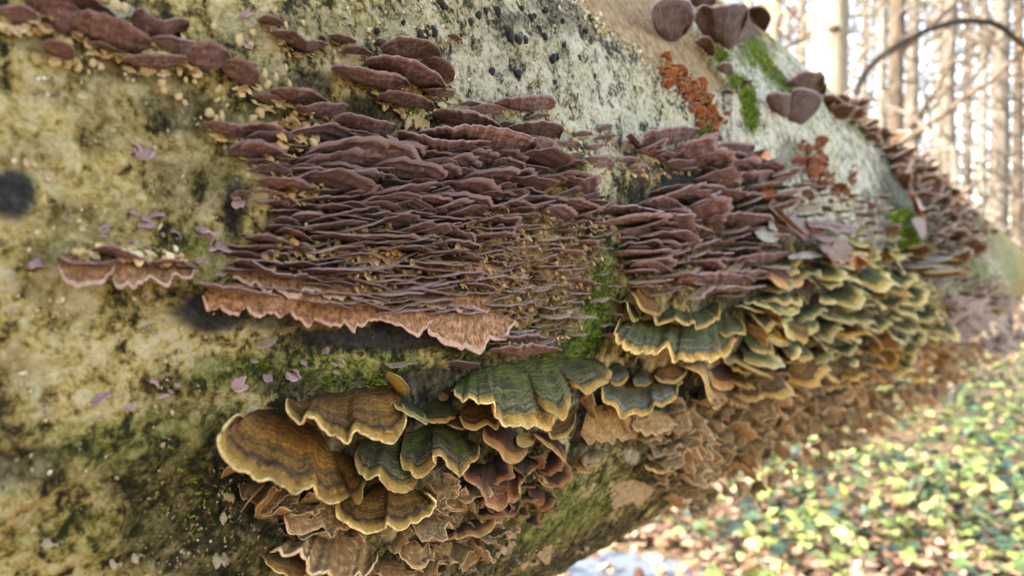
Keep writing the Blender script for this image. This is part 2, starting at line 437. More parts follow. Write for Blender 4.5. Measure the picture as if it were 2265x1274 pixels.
# leaves lying and growing on the ground
def leaf_shape(kind):
    if kind == 'ivy':
        o = [(0, 0), (0.34, -0.10), (0.50, 0.12), (0.30, 0.34), (0.36, 0.62), (0.14, 0.60), (0, 1.0), (-0.14, 0.60), (-0.36, 0.62), (-0.30, 0.34), (-0.50, 0.12), (-0.34, -0.10)]
        c = (0, 0.30)
    else:
        o = [(0, 0), (0.16, 0.12), (0.28, 0.36), (0.26, 0.62), (0.12, 0.86), (0, 1.0), (-0.12, 0.86), (-0.26, 0.62), (-0.28, 0.36), (-0.16, 0.12)]
        c = (0, 0.5)
    V = np.array([(*c, 0)] + [(x, y, 0) for x, y in o], float)
    V[1:, 2] = -0.35 * np.abs(V[1:, 0]) ** 1.2 + 0.05
    n = len(o)
    F = np.array([(0, i + 1, (i + 1) % n + 1) for i in range(n)])
    V -= [0, 0.4, 0]
    return V, F

def rotm(rx, ry, rz):
    return np.array(Matrix.Rotation(rz, 3, 'Z') @ Matrix.Rotation(rx, 3, 'X') @ Matrix.Rotation(ry, 3, 'Y'))

r2 = np.random.default_rng(3)
ivy, litter = Joined(), Joined()
IV, IF = leaf_shape('ivy'); LV, LF = leaf_shape('oak')
def in_view(x, y):
    q = project(np.array([[x, y, 0.0]]))[0]
    return -80 < q[0] - 0 < 2420 and q[2] > 0.5 and q[1] < 1420
n = 0
while n < 12500:
    dep = 1.7 + 13.0 * r2.random() ** 1.7
    xpx = 1050 + 1350 * r2.random()
    x = (xpx - 1132) / FPX * dep; y = dep
    q = project(np.array([[x, y, 0.0]]))[0]
    if q[1] > 1330: continue
    n += 1
    z = ground_z([x], [y])[0]
    # ivy is thick in the middle and right, litter dominates near the trunk and the water
    pi = 1.0 * ss(1380, 1780, q[0]) * (0.30 + 0.65 * ss(1300, 1150, q[1])) * (0.35 + 0.9 * vnoise(np.array([[x * 2.2, y * 2.2, 0.5]]), 61)[0]) * ss(14, 8, dep)
    if q[1] > 1195 and q[0] < 1500 and r2.random() < 0.85: continue
    if r2.random() < pi:
        s = r2.uniform(0.032, 0.075)
        V = IV * s @ rotm(r2.normal(0, 0.45), r2.normal(0, 0.45), r2.uniform(0, 6.28)).T + [x, y, z + r2.uniform(0.03, 0.13)]
        ivy.add(V, IF, r2.random() ** 1.25)
    else:
        s = r2.uniform(0.04, 0.09)
        V = LV * s @ rotm(r2.normal(0, 0.35), r2.normal(0, 0.35), r2.uniform(0, 6.28)).T + [x, y, z + r2.uniform(0.01, 0.05)]
        litter.add(V, LF, r2.random())
# the same litter goes on under the log and outside the frame
for k in range(3500):
    x = r2.uniform(-2.5, 4.5); y = r2.uniform(-1.5, 5.0)
    if project(np.array([[x, y, 0.0]]))[0][2] > 0.3 and 0 < project(np.array([[x, y, 0.0]]))[0][1] < 1330: continue
    z = -0.02 + ground_z([x], [y])[0]
    V = LV * r2.uniform(0.04, 0.10) @ rotm(r2.normal(0, 0.35), r2.normal(0, 0.35), r2.uniform(0, 6.28)).T + [x, y, z + r2.uniform(0.03, 0.06)]
    litter.add(V, LF, r2.random())
M_IVY = Mat('ivy_leaf', 0.5, 0.35)
M_IVY.color(M_IVY.ramp(M_IVY.attr('tint'), [(0, (0.015, 0.032, 0.034)), (0.22, (0.042, 0.075, 0.040)), (0.5, (0.10, 0.145, 0.045)), (0.75, (0.175, 0.215, 0.055)), (1, (0.26, 0.275, 0.10))]))
M_LIT = Mat('fallen_leaf', 0.65, 0.3)
M_LIT.color(M_LIT.ramp(M_LIT.attr('tint'), [(0, (0.06, 0.034, 0.022)), (0.25, (0.20, 0.10, 0.058)), (0.6, (0.33, 0.225, 0.14)), (1, (0.46, 0.36, 0.25))]))
tag(put('ivy', ivy.mesh('ivy', False), [M_IVY.m]), kind='stuff')
tag(put('leaf_litter', litter.mesh('leaf_litter', False), [M_LIT.m]), kind='stuff')

# a shallow puddle of pale water below the near end of the trunk
pc = ground_hit((1340, 1292))
ang = np.linspace(0, 2 * math.pi, 49)[:-1]
pr = 0.42 * (1 + 0.28 * (fbm(np.stack([np.cos(ang) * 1.3, np.sin(ang) * 1.3, ang * 0], 1), 2, 9) - 0.5))
PV = np.vstack([[0, 0, 0], np.stack([np.cos(ang) * pr * 1.0, np.sin(ang) * pr * 0.62, ang * 0], 1)])
PF = np.array([(0, i + 1, (i + 1) % 48 + 1) for i in range(48)])
M_W = Mat('puddle_water', 0.12, 0.4); M_W.color((0.13, 0.145, 0.17))
zmax = max(ground_z(PV[:, 0] + pc[0], PV[:, 1] + pc[1])) + 0.006
tag(put('puddle', mesh_np('puddle', PV, PF), [M_W.m], loc=(pc[0], pc[1], zmax)), kind='structure')

def tube(path, rad, sides=8):
    path = np.asarray(path, float); n = len(path)
    rad = np.broadcast_to(np.asarray(rad, float), (n,))
    tan = nrm(np.gradient(path, axis=0))
    ref = np.array([0.3, 0.2, 1.0]); ref = ref / np.linalg.norm(ref)
    if abs((tan @ ref)).max() > 0.97: ref = np.array([1.0, 0.1, 0.0])
    a = nrm(np.cross(tan, ref)); b = np.cross(tan, a)
    th = np.arange(sides) / sides * 2 * math.pi
    V = (path[:, None] + rad[:, None, None] * (a[:, None] * np.cos(th)[None, :, None] + b[:, None] * np.sin(th)[None, :, None])).reshape(-1, 3)
    i, j = np.meshgrid(np.arange(n - 1), np.arange(sides), indexing='ij')
    F = np.stack([i * sides + j, i * sides + (j + 1) % sides, (i + 1) * sides + (j + 1) % sides, (i + 1) * sides + j], -1).reshape(-1, 4)
    return V, F

def tree_bark(name, lo, hi, sc=9):
    M = Mat(name, 0.9, 0.15); v = M.coord()
    f = M.noise(M.scaled(v, (1, 1, 0.35)), sc, 5, 0.6, 0.4)
    M.color(M.ramp(f, [(0.35, lo), (0.62, hi)])); M.bump(f, 0.6, 0.02)
    return M.m
TB_BEECH = tree_bark('beech_trunk_bark', (0.16, 0.14, 0.10), (0.30, 0.275, 0.215))
TB_TAN = tree_bark('tan_trunk_bark', (0.070, 0.062, 0.052), (0.18, 0.160, 0.132))
TB_DARK = tree_bark('dark_trunk_bark', (0.045, 0.036, 0.028), (0.13, 0.105, 0.08))
TB_PALE = tree_bark('pale_trunk_bark', (0.15, 0.138, 0.11), (0.29, 0.270, 0.225))

def tree(px, depth, wpx, mat, label, lean=0.0, bend=0.0, branches=4, height=None, seed=0, by=0.3):
    rg = np.random.default_rng(100 + seed)
    x = (px - 1132.5) / FPX * depth; y = depth
    z0 = ground_z([x], [y])[0] - 0.05
    rad = wpx / FPX * depth / 2
    H = height or (2.0 + depth * 0.62)
    t = np.linspace(0, 1, 15)
    path = np.stack([x + lean * H * t + bend * H * np.sin(t * math.pi) + 0.5 * rad * (fbm(np.stack([t * 5, t * 0 + seed, t * 0], 1), 2, 3) - 0.5),
                     y + 0.4 * rad * (fbm(np.stack([t * 5, t * 0 + seed, t * 0 + 9], 1), 2, 3) - 0.5), z0 + H * t], 1)
    r = rad * (1.0 + 0.45 * np.exp(-t * 22)) * (1 - 0.45 * t)
    root = empty('tree', (x, y, z0))
    tag(root, label, 'tree', 'trees standing in the sunlit wood')
    o = np.array([x, y, z0])
    V, F = tube(path - o, r, 14); put('trunk', mesh_np('trunk', V, F), [mat], root)
    for k in range(branches):
        tt = rg.uniform(by, 0.95); i = tt * 14; i0 = int(i)
        b = path[i0]; L = rg.uniform(0.12, 0.3) * H; az = rg.uniform(0, 6.28); up = rg.uniform(0.2, 0.9)
        dr = np.array([math.cos(az), math.sin(az), up]); dr /= np.linalg.norm(dr)
        s = np.linspace(0, 1, 9)[:, None]
        bp = b + dr * L * s + np.array([0, 0, 0.25 * L]) * s ** 2 + (r2.normal(0, 0.02 * L, (9, 3)) * s)
        V1, F1 = tube(bp - o, r[i0] * 0.42 * (1 - 0.8 * s[:, 0]) + 0.003, 7)
        Vs, Fs = [V1], [F1]; nv = len(V1)
        for q in range(5):
            st = bp[rg.integers(2, 9)]; d2 = dr + rg.normal(0, 0.6, 3); d2 /= np.linalg.norm(d2)
            s2 = np.linspace(0, 1, 5)[:, None]
            V2, F2 = tube(st + d2 * L * 0.45 * s2 + np.array([0, 0, 0.1 * L]) * s2 ** 2 - o, 0.010 * (1 - 0.7 * s2[:, 0]), 5)
            Vs.append(V2); Fs.append(F2 + nv); nv += len(V2)
        put('branch', mesh_np('branch', np.vstack(Vs), np.vstack(Fs)), [mat], root)
    return root, path, r

beech, bpath, brad = tree(1838, 6.6, 98, TB_BEECH, 'thick smooth pale beech trunk rising behind the fungus-covered fallen log', branches=3, seed=1, by=0.6)
# the dark branch scar on the beech
kz = CAM_Z + (620 - 83) / FPX * 6.6
o_ = np.array(beech.location)
sc_c = np.array([(1842 - 1132.5) / FPX * 6.42, 6.42, kz])
V, F = tube(np.stack([sc_c + np.array([-0.06 + 0.03 * k, 0.0, 0.004 * math.sin(k)]) for k in range(5)]) - o_, [0.008, 0.030, 0.036, 0.030, 0.008], 8)
put('branch_scar', mesh_np('branch_scar', V, F), [TB_DARK], beech)
TREES = [
    (1712, 9.5, 40, TB_PALE, 'tan trunk just left of the thick pale beech', 0.0, 0.0),
    (1942, 12.0, 22, TB_PALE, 'slim pale upright trunk just right of the thick beech', 0.0, 0.004),
    (1984, 9.0, 40, TB_DARK, 'dark brown trunk crossed by the arching branch on its left half', 0.006, -0.006),
    (2030, 13.0, 30, TB_TAN, 'thin tan trunk between the dark trunk and the leaning forked trunk', 0.012, -0.015),
    (2112, 10.0, 34, TB_TAN, 'crooked brown trunk standing under the crown of the arching branch', 0.012, -0.018),
    (2206, 11.0, 44, TB_TAN, 'broad tan trunk near the right edge with fork marks', 0.004, 0.0),
    (2165, 16.0, 22, TB_PALE, 'slender cream trunk between two brown trunks on the right', 0.0, 0.004),
    (2250, 17.0, 24, TB_DARK, 'narrow dim trunk close to the right edge of the picture', -0.005, 0.0),
    (1765, 14.0, 18, TB_TAN, 'thin trunk almost hidden behind the left side of the beech', 0.01, 0.0),
    (1910, 19.0, 16, TB_TAN, 'very thin distant trunk beside the shaded side of the beech', 0.0, 0.0),
    (2075, 20.0, 20, TB_PALE, 'thin pale far trunk behind the fork of the leaning sapling', -0.006, 0.0),
    (2138, 24.0, 18, TB_DARK, 'dark far trunk behind the crooked brown trunk', 0.0, 0.0),
    (2290, 14.0, 44, TB_TAN, 'stout tan trunk cut by the right edge of the picture', 0.0, 0.0),
]
for k, (px, dep, w, m, lab, ln, bn) in enumerate(TREES):
    tree(px, dep, w, m, lab, ln, bn, branches=6, seed=10 + k)

def bent_tree(pts, depth, rad, mat, label, twigs, name='sapling'):
    """a bent stem through picture points at a depth that changes slowly along it; it starts in the ground"""
    dep = np.linspace(depth[0], depth[1], len(pts))
    P = []
    for (x, y), d in zip(pts, dep):
        q = ray([(x, y)])[0]; P.append(CAMP + q * (d / (q @ FWD)))
    g = P[0].copy(); g[2] = ground_z([g[0]], [g[1]])[0] - 0.03
    P = crom(np.array([g] + P), 60)
    root = empty(name, tuple(g)); tag(root, label, 'tree', 'trees standing in the sunlit wood')
    r = np.linspace(rad[0], rad[1], 60)
    V, F = tube(P - g, r, 10); put('stem', mesh_np('stem', V, F), [mat], root)
    rg = np.random.default_rng(len(pts) * 7)
    for k in range(twigs):
        i = rg.integers(18, 58); d2 = rg.normal(0, 0.5, 3) + np.array([0, 0, rg.choice([0.9, -0.5])]); d2 /= np.linalg.norm(d2)
        s2 = np.linspace(0, 1, 7)[:, None]; L = rg.uniform(0.15, 0.5)
        V, F = tube(P[i] + d2 * L * s2 + rg.normal(0, 0.015, (7, 3)) * s2 - g, 0.006 * (1 - 0.8 * s2[:, 0]) + 0.001, 6)
        put('twig', mesh_np('twig', V, F), [mat], root)
    return root
bent_tree([(1893, 330), (1893, 215), (1912, 165), (1950, 125), (1995, 95), (2050, 68), (2110, 50), (2150, 46), (2205, 56), (2245, 85), (2290, 130), (2330, 190)],
          (5.2, 5.6), (0.030, 0.019), TB_ARCH, 'thin dark sapling bent over in a long arch across the bright sky', 10)
bent_tree([(2112, 375), (2095, 335), (2062, 298), (2020, 262), (1978, 240), (1950, 236)], (6.0, 6.6), (0.034, 0.018), TB_TAN,
          'pale curved stem leaning left below the arching dark sapling', 4)

# the wood far behind: thin trunks and twigs that read as one mass
wood = Joined(); r3 = np.random.default_rng(12)
for k in range(50):
    dep = r3.uniform(22, 60); px = r3.uniform(1450, 2500)
    x = (px - 1132.5) / FPX * dep; z = ground_z([x], [dep])[0] - 0.1; H = r3.uniform(9, 17) + dep * 0.2
    ln = r3.normal(0, 0.02, 2); t = np.linspace(0, 1, 6)[:, None]
    rr = r3.uniform(0.04, 0.13)
    V, F = tube(np.array([x, dep, z]) + np.hstack([ln[0] * H * t + 0.15 * np.sin(t * 7 + k), ln[1] * H * t, H * t]), rr * (1 - 0.6 * t[:, 0]), 6)
    wood.add(V, F, r3.random())
for k in range(4200):
    dep = r3.uniform(9, 42); px = r3.uniform(1550, 2420); py = r3.uniform(-160, 560)
    if py < 330 and r3.random() < 0.25: continue
    q = ray([(px, py)])[0]; p = CAMP + q * (dep / (q @ FWD))
    d2 = r3.normal(0, 1, 3) * [1, 1, 0.8]; d2 /= np.linalg.norm(d2); L = r3.uniform(0.3, 1.0) * (0.5 + dep * 0.06)
    t = np.linspace(-0.5, 0.5, 5)[:, None]
    V, F = tube(p + d2 * L * t + np.array([0, 0, 0.3 * L]) * t ** 2, (0.006 + 0.0010 * dep) * (0.9 - 0.8 * np.abs(t[:, 0])), 4)
    wood.add(V, F, r3.random())
M_WD = Mat('far_wood_bark', 0.9, 0.1); M_WD.color(M_WD.ramp(M_WD.attr('tint'), [(0, (0.05, 0.043, 0.037)), (0.5, (0.12, 0.106, 0.09)), (1, (0.22, 0.20, 0.17))]))
tag(put('distant_woodland', wood.mesh('distant_woodland'), [M_WD.m]), kind='stuff')
# dry leaves still hanging on low beech twigs
dry = Joined()
cl = [(1735, 60, 95, 130, 9.0), (1700, 30, 60, 60, 8.0), (1770, 110, 40, 90, 12.0), (2230, 140, 60, 60, 13.0), (2000, 470, 160, 90, 20.0), (2200, 470, 140, 110, 16.0), (2120, 410, 120, 70, 24.0), (1930, 90, 30, 60, 14.0)]
for (cx, cy, sx, sy, dep) in cl:
    for k in range(130):
        d = dep * r3.uniform(0.9, 1.25)
        q = ray([(r3.normal(cx, sx * 0.6), r3.normal(cy, sy * 0.6))])[0]; p = CAMP + q * (d / (q @ FWD))
        if p[2] < ground_z([p[0]], [p[1]])[0] + 0.05: continue
        dry.add(LV * r3.uniform(0.05, 0.09) @ rotm(*r3.uniform(0, 6.28, 3)).T + p, LF, r3.random())
M_DRY = Mat('dry_beech_leaf', 0.6, 0.3); M_DRY.color(M_DRY.ramp(M_DRY.attr('tint'), [(0, (0.14, 0.085, 0.04)), (0.5, (0.26, 0.18, 0.095)), (1, (0.36, 0.275, 0.165))]))
tag(put('dry_hanging_leaves', dry.mesh('dry_hanging_leaves', False), [M_DRY.m]), kind='stuff')
# a fallen pale stick on the ivy
def stick(pts, rad, mat, label):
    P = []
    for p in pts:
        q = ground_hit(p); q[2] += 0.06; P.append(q)
    P = crom(np.array(P), 16); g = P[0].copy()
    V, F = tube(P - g, np.linspace(rad, rad * 0.5, 16), 8)
    o = put('stick', mesh_np('stick', V, F), [mat], loc=tuple(g)); tag(o, label, 'stick', 'sticks lying on the ground')
stick([(2180, 1185), (2230, 1155), (2300, 1115)], 0.014, TB_PALE, 'pale straight stick lying on the ivy at the right edge')
stick([(2095, 1180), (2112, 1215), (2118, 1260)], 0.006, TB_PALE, 'thin bent twig standing in the ivy left of the pale stick')
stick([(2040, 905), (2035, 880), (2025, 850)], 0.010, TB_PALE, 'short pale twig among the ivy below the far end of the log')
stick([(1830, 1225), (1845, 1250), (1850, 1290)], 0.006, TB_DARK, 'thin dark twig in the ivy near the bottom of the picture')
for lab, pts, rad in (('weathered grey fallen branch lying beyond the far end of the log', [(2170, 772), (2230, 752), (2300, 745)], 0.05),):
    stick(pts, rad, TB_DARK, lab)

# ------------------------------------------------------------------ the fallen trunk
a_grid = np.unique(np.r_[np.arange(-0.5, 0.0, 0.01), np.arange(0.0, 0.62, 0.0013), np.arange(0.62, 1.3, 0.0026), np.arange(1.3, 2.6, 0.008), np.arange(2.6, 7.2, 0.04)].round(5))
ph_grid = np.r_[np.radians(np.arange(-66, 66, 0.21)), np.radians(np.arange(68, 294, 8))]
Ag, Pg = np.meshgrid(a_grid, ph_grid, indexing='ij')
af, pf = Ag.ravel(), Pg.ravel()
base, nn = log_point(af, pf)
PXY = project(base); px, py = PXY[:, 0], PXY[:, 1]
pn = np.stack([af * 60, np.cos(pf) * 22, np.sin(pf) * 22], 1)
wn1 = fbm(pn, 4, 21); wn2 = fbm(pn * 0.45 + 5, 3, 33); wn3 = fbm(pn * 2.4, 4, 27)
vis = (PXY[:, 2] > 0) & (np.cos(pf) > -0.2)

def field(blobs, warp=0.9):
    f = np.zeros(len(af))
    for b in blobs:
        x, y, rx, ry = b[:4]; st = b[4] if len(b) > 4 else 1.0; ro = math.radians(b[5]) if len(b) > 5 else 0.0
        dx, dy = px - x, py - y
        e = np.hypot((dx * math.cos(ro) + dy * math.sin(ro)) / rx, (-dx * math.sin(ro) + dy * math.cos(ro)) / ry)
        e = e + (wn1 - 0.5) * warp + (wn3 - 0.5) * warp * 0.8
        f = np.maximum(f, st * ss(1.25, 0.75, e))
    return f * vis

bare_poly = [(1215, -60), (1262, -4), (1300, 25), (1345, 75), (1400, 105), (1435, 140), (1478, 168), (1500, 150), (1535, 160), (1548, 190), (1602, 212), (1612, 196), (1585, 150), (1552, 108), (1532, 62), (1490, 0), (1480, -60)]
wx = px + (wn1 - 0.5) * 26 + (wn3 - 0.5) * 22; wy = py + (wn2 - 0.5) * 22 + (wn3 - 0.5) * 18
inside = np.zeros(len(af), bool); j = len(bare_poly) - 1
for i in range(len(bare_poly)):
    xi, yi = bare_poly[i]; xj, yj = bare_poly[j]
    c = ((yi > wy) != (yj > wy)) & (wx < (xj - xi) * (wy - yi) / (yj - yi + 1e-9) + xi)
    inside ^= c; j = i
bare = (inside & vis).astype(float)
pale = field([(1270, 170, 330, 230, .9), (1680, 330, 260, 240, 1.0), (1900, 430, 160, 150, 1.0), (1080, 60, 240, 120, .6), (2150, 600, 90, 80, .7), (680, 90, 200, 110, .3), (1050, 1060, 520, 100, .45, -25), (1330, 470, 60, 90, .5)], .6)
olive = np.maximum(ss(0.54, 0.66, wn2) * 0.38 * (1 - 0.6 * pale), field([(430, 1120, 260, 120, .75), (620, 1220, 260, 120, .9), (1240, 1140, 330, 110, .85, -28), (560, 300, 170, 90, .6), (760, 60, 170, 80, .45), (330, 990, 170, 60, .6), (640, 830, 200, 50, .5), (180, 210, 90, 60, .45), (230, 680, 120, 40, .35), (1150, 40, 180, 90, .35), (1340, 620, 60, 130, .8), (60, 1050, 120, 60, .6), (400, 60, 150, 50, .4), (230, 260, 70, 80, .6), (440, 560, 100, 90, .5), (120, 560, 60, 30, .6), (400, 880, 150, 50, .7), (60, 330, 70, 30, .5), (260, 640, 180, 30, .4), (160, 480, 60, 30, .5), (380, 440, 50, 60, .6)], 1.1))
dark = field([(470, 1190, 210, 100, .55), (350, 1060, 110, 70, .35), (520, 450, 34, 80, .95), (620, 235, 90, 45, .7), (430, 245, 130, 40, .6), (680, 190, 60, 40, .8), (820, 240, 80, 40, .9), (900, 460, 330, 180, .85), (1150, 540, 170, 150, .6), (690, 380, 100, 110, .7), (610, 600, 90, 50, .8), (1540, 500, 170, 150, .95), (1420, 560, 70, 90, .8), (560, 1070, 100, 110, .9), (1400, 870, 150, 60, 1), (960, 860, 110, 50, .9), (900, 745, 300, 34, .95), (1130, 860, 140, 90, .8), (1800, 700, 280, 160, .85), (1900, 900, 300, 130, .8, -25), (1550, 960, 180, 110, .6, -25), (700, 855, 120, 30, .7), (230, 120, 200, 40, .5, 15), (1240, 20, 90, 40, .5, 40), (900, 1000, 300, 150, .8), (1300, 930, 40, 60, .8), (2050, 450, 130, 200, .8), (1250, 1235, 260, 26, .7, -30), (1010, 1230, 160, 60, .7), (1760, 360, 40, 50, .6), (50, 1030, 100, 45, .6)], 1.0)  # dark bark, plus shade under clusters and frill painted into the colour
black = field([(470, 690, 85, 46, 1), (845, 748, 150, 24, 1), (620, 700, 120, 30, .8), (1500, 395, 55, 24, 1), (1130, 45, 40, 16, .5)], .35)  # shadow beneath the violet blade and frill painted black into the bark
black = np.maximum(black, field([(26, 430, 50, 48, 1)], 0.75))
moss = field([(1312, 690, 34, 95, 1), (1275, 765, 55, 34, 1), (1335, 560, 36, 70, .7), (1655, 235, 18, 60, 1, -12), (1620, 185, 30, 22, .7, 40), (1590, 130, 22, 18, 1), (1665, 115, 32, 36, 1), (1735, 190, 70, 14, 1, 48), (1998, 512, 32, 42, 1), (1975, 450, 14, 60, .6, -20), (2215, 560, 20, 80, .45, -30), (620, 820, 240, 44, .55), (300, 980, 240, 60, .45), (1230, 1140, 160, 50, .6, -25), (915, 238, 26, 18, 1), (1555, 300, 26, 18, 1), (1265, 380, 30, 30, .7), (990, 760, 60, 30, .8), (1890, 280, 60, 12, .7, 45), (2150, 610, 40, 40, .8), (640, 440, 60, 40, .6), (860, 800, 90, 30, .6), (200, 1180, 180, 50, .35), (430, 540, 40, 30, .6)], 1.0)
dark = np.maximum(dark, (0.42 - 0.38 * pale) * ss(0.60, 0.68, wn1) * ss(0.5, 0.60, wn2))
tissue = field([(900, 560, 390, 120, 1), (1150, 600, 150, 150, 1), (640, 430, 90, 130, .5), (1200, 450, 110, 60, .8), (1530, 600, 140, 60, .8), (1500, 480, 140, 90, .35), (1650, 950, 200, 90, .35, -25), (1900, 860, 230, 90, .35, -25), (2080, 780, 120, 70, .5, -20), (1000, 1130, 130, 90, .6), (680, 1130, 110, 50, .5)], 1.0)
tissue = tissue * ss(0.40, 0.56, 0.55 * wn3 + 0.45 * wn1)
light = field([(80, 250, 170, 130), (60, 650, 150, 170), (250, 790, 240, 60), (150, 880, 130, 50, .8), (470, 300, 100, 60, .8), (720, 60, 160, 60, .7), (1200, 190, 220, 110, .5), (1720, 330, 150, 160, .7), (400, 350, 90, 60, .8), (260, 430, 120, 60, .6), (100, 760, 150, 50, .7), (1900, 440, 100, 100, .6), (330, 720, 100, 40, .9)], 1.2)
disp = (wn1 - 0.5) * 0.0034 + (wn3 - 0.5) * 0.0036 + (fbm(pn * 6, 2, 91) - 0.5) * 0.0020
disp = disp + black * (0.0012 + (wn3 - 0.5) * 0.003)
disp = disp + tissue * ((wn3 - 0.35) * 0.007 + (fbm(pn * 5, 2, 95) - 0.5) * 0.003)
disp = disp * (1 - 0.6 * bare) - 0.0042 * bare - 0.0012 * dark + 0.0012 * moss
# long cracks in the bark along the near right flank
P_log = base + nn * disp[:, None]
na, npn = len(a_grid), len(ph_grid)
F = grid_faces(na, npn, flip=True)
# close the ring
last = np.arange(na) * npn + npn - 1; first = np.arange(na) * npn
Fc = np.stack([last[:-1], first[:-1], first[1:], last[1:]], 1)
log_o = AX0.copy()
log = empty('fallen_log', tuple(log_o))
tag(log, 'fallen beech log running away to the right, mottled and crowded with bracket fungi', 'log')
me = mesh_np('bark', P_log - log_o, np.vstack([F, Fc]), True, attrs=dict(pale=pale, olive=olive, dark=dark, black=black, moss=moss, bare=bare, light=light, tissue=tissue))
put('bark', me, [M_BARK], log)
for aa, flip in ((a_grid[0], 1), (a_grid[-1], 0)):
    th = np.linspace(0, 2 * math.pi, 65)[:-1]
    q, _ = log_point(np.full(64, aa), th, -0.001)
    Vc = np.vstack([[AX0 + dv * aa], q]) - log_o
    Fe = np.array([(0, i + 1, (i + 1) % 64 + 1) if flip else (0, (i + 1) % 64 + 1, i + 1) for i in range(64)])
    put('cut_end', mesh_np('cut_end', Vc, Fe, False), [plain_material('end_wood', (0.2, 0.13, 0.07), (0.4, 0.28, 0.16), 40)], log)

# ------------------------------------------------------------------ bracket fungi
def shelf_meshes(P, Nf, t, vm, face_mats, joined=False):
    """P: (nu,nv,3) facing side, Nf: its normals, t: (nu,nv) thickness. Returns meshes for face, margin, back."""
    nu, nv = P.shape[:2]
    km = max(1, min(nv - 2, int(round(vm * (nv - 1)))))
    B = P - Nf * t[..., None]
    U, Vv = np.meshgrid(np.linspace(0, 1, nu), np.linspace(0, 1, nv), indexing='ij')
    out = nrm(P[:, -1] - P[:, -2])
    mid = 0.5 * (P[:, -1] + B[:, -1]) + out * (t[:, -1] * 0.55)[:, None]
    face = (P[:, :km + 1], np.stack([U[:, :km + 1], Vv[:, :km + 1]], -1), False)
    mg = np.concatenate([P[:, km:], mid[:, None], B[:, km:][:, ::-1]], 1)
    rm = (Vv[:, km:] - Vv[:, km:km + 1]) / (1 - Vv[0, km])
    mu = np.concatenate([np.stack([U[:, km:], rm], -1), np.stack([U[:, :1], np.ones((nu, 1))], -1),
                         np.stack([U[:, km:], 0.35 + 0.65 * rm], -1)[:, ::-1]], 1)
    back = (B[:, :km + 1], np.stack([U[:, :km + 1], Vv[:, :km + 1]], -1), True)
    return [face, (mg, mu, False), back]

def orient(fl, P, Nf):
    """flip winding so that face normals of the sheet agree with Nf"""
    a = P[1:, :-1] - P[:-1, :-1]; b = P[:-1, 1:] - P[:-1, :-1]
    c = (np.cross(a, b) * Nf[:-1, :-1]).sum()
    return fl if c > 0 else not fl

def make_meshes(name, P, Nf, t, vm):
    pcs = shelf_meshes(P, Nf, t, vm, None)
    res = []
    for (G, UV, fl), nm in zip(pcs, ('face', 'margin', 'back')):
        nu, nv = G.shape[:2]
        res.append((G.reshape(-1, 3), grid_faces(nu, nv, flip=orient(fl, P, Nf)), UV.reshape(-1, 2)))
    return res

def single_mesh(name, pcs):
    V, F, U, mi, n = [], [], [], [], 0
    for k, (v, f, u) in enumerate(pcs):
        V.append(v); F.append(f + n); U.append(u); mi.append(np.full(len(f), k)); n += len(v)
    return mesh_np(name, np.vstack(V), np.vstack(F), True, np.vstack(U), np.concatenate(mi))

def grid_normals(P, ref):
    a = np.gradient(P, axis=0); b = np.gradient(P, axis=1)
    n = nrm(np.cross(a, b))
    s = np.sign((n * ref).sum(-1)); s[s == 0] = 1
    if s.mean() < 0: n = -n
    return n

KIND = {   # face material, margin material, back material, which side faces the camera, start of margin, ruffle, thickness mm
    'violet': (M_VP, M_VM, M_VC, 'pore', 0.95, 0.7, 0.8),
    'ear':    (M_VP, M_VM, M_VC, 'pore', 0.94, 0.85, 1.2),
    'dark_ear': (M_EP, M_VM, M_VC, 'pore', 0.96, 0.9, 1.6),
    'frill':  (M_FP, M_FM, M_VC, 'pore', 0.88, 1.0, 1.0),
    'green':  (M_TG, M_MT, M_TP, 'cap', 0.82, 1.0, 1.6),
    'brown':  (M_TB, M_MT, M_TP, 'cap', 0.84, 0.8, 1.9),
    'blue':   (M_TU, M_MT, M_TP, 'cap', 0.86, 1.0, 1.4),
    'lime':   (M_TY, M_MY, M_TP, 'cap', 0.84, 1.0, 1.4),
    'orange': (M_TR, M_MO, M_TP, 'cap', 0.68, 0.9, 1.6),
    'russet': (M_TR, M_MR, M_UP, 'cap', 0.80, 1.3, 1.4),
    'tan':    (M_UM, M_MT, M_TP, 'cap', 0.80, 1.0, 1.5),
    'under':  (M_TP, M_MT, M_TB, 'pore', 0.90, 1.0, 1.5),
    'fuzzy':  (M_FZ, M_UP, M_UP, 'cap', 0.88, 2.0, 2.2),
    'dome':   (M_MT, M_MY, M_TP, 'cap', 0.85, 0.5, 1.6),
    'torn':   (M_TP, M_UP, M_TB, 'pore', 0.92, 1.8, 1.5),
    'crust':  (M_CR, M_CR, M_CR, 'cap', 0.90, 1.3, 0.6),
    'white':  (M_CW, M_CW, M_CW, 'cap', 0.90, 1.5, 0.5),
    'leaf':   (M_DL, M_DL, M_DL, 'cap', 0.95, 0.6, 0.5),
    'leafr':  (M_DR, M_DR, M_DR, 'cap', 0.95, 0.6, 0.5),
    'leafo':  (M_DO, M_DO, M_DO, 'cap', 0.95, 0.4, 0.5),
    'leafw':  (M_DW, M_DW, M_DW, 'cap', 0.95, 0.6, 0.5),
    'pale':   (M_VC, M_VM, M_VP, 'cap', 0.86, 0.8, 1.2),
}
TRACED = []; BASES = []
tr_rng = np.random.default_rng(77)

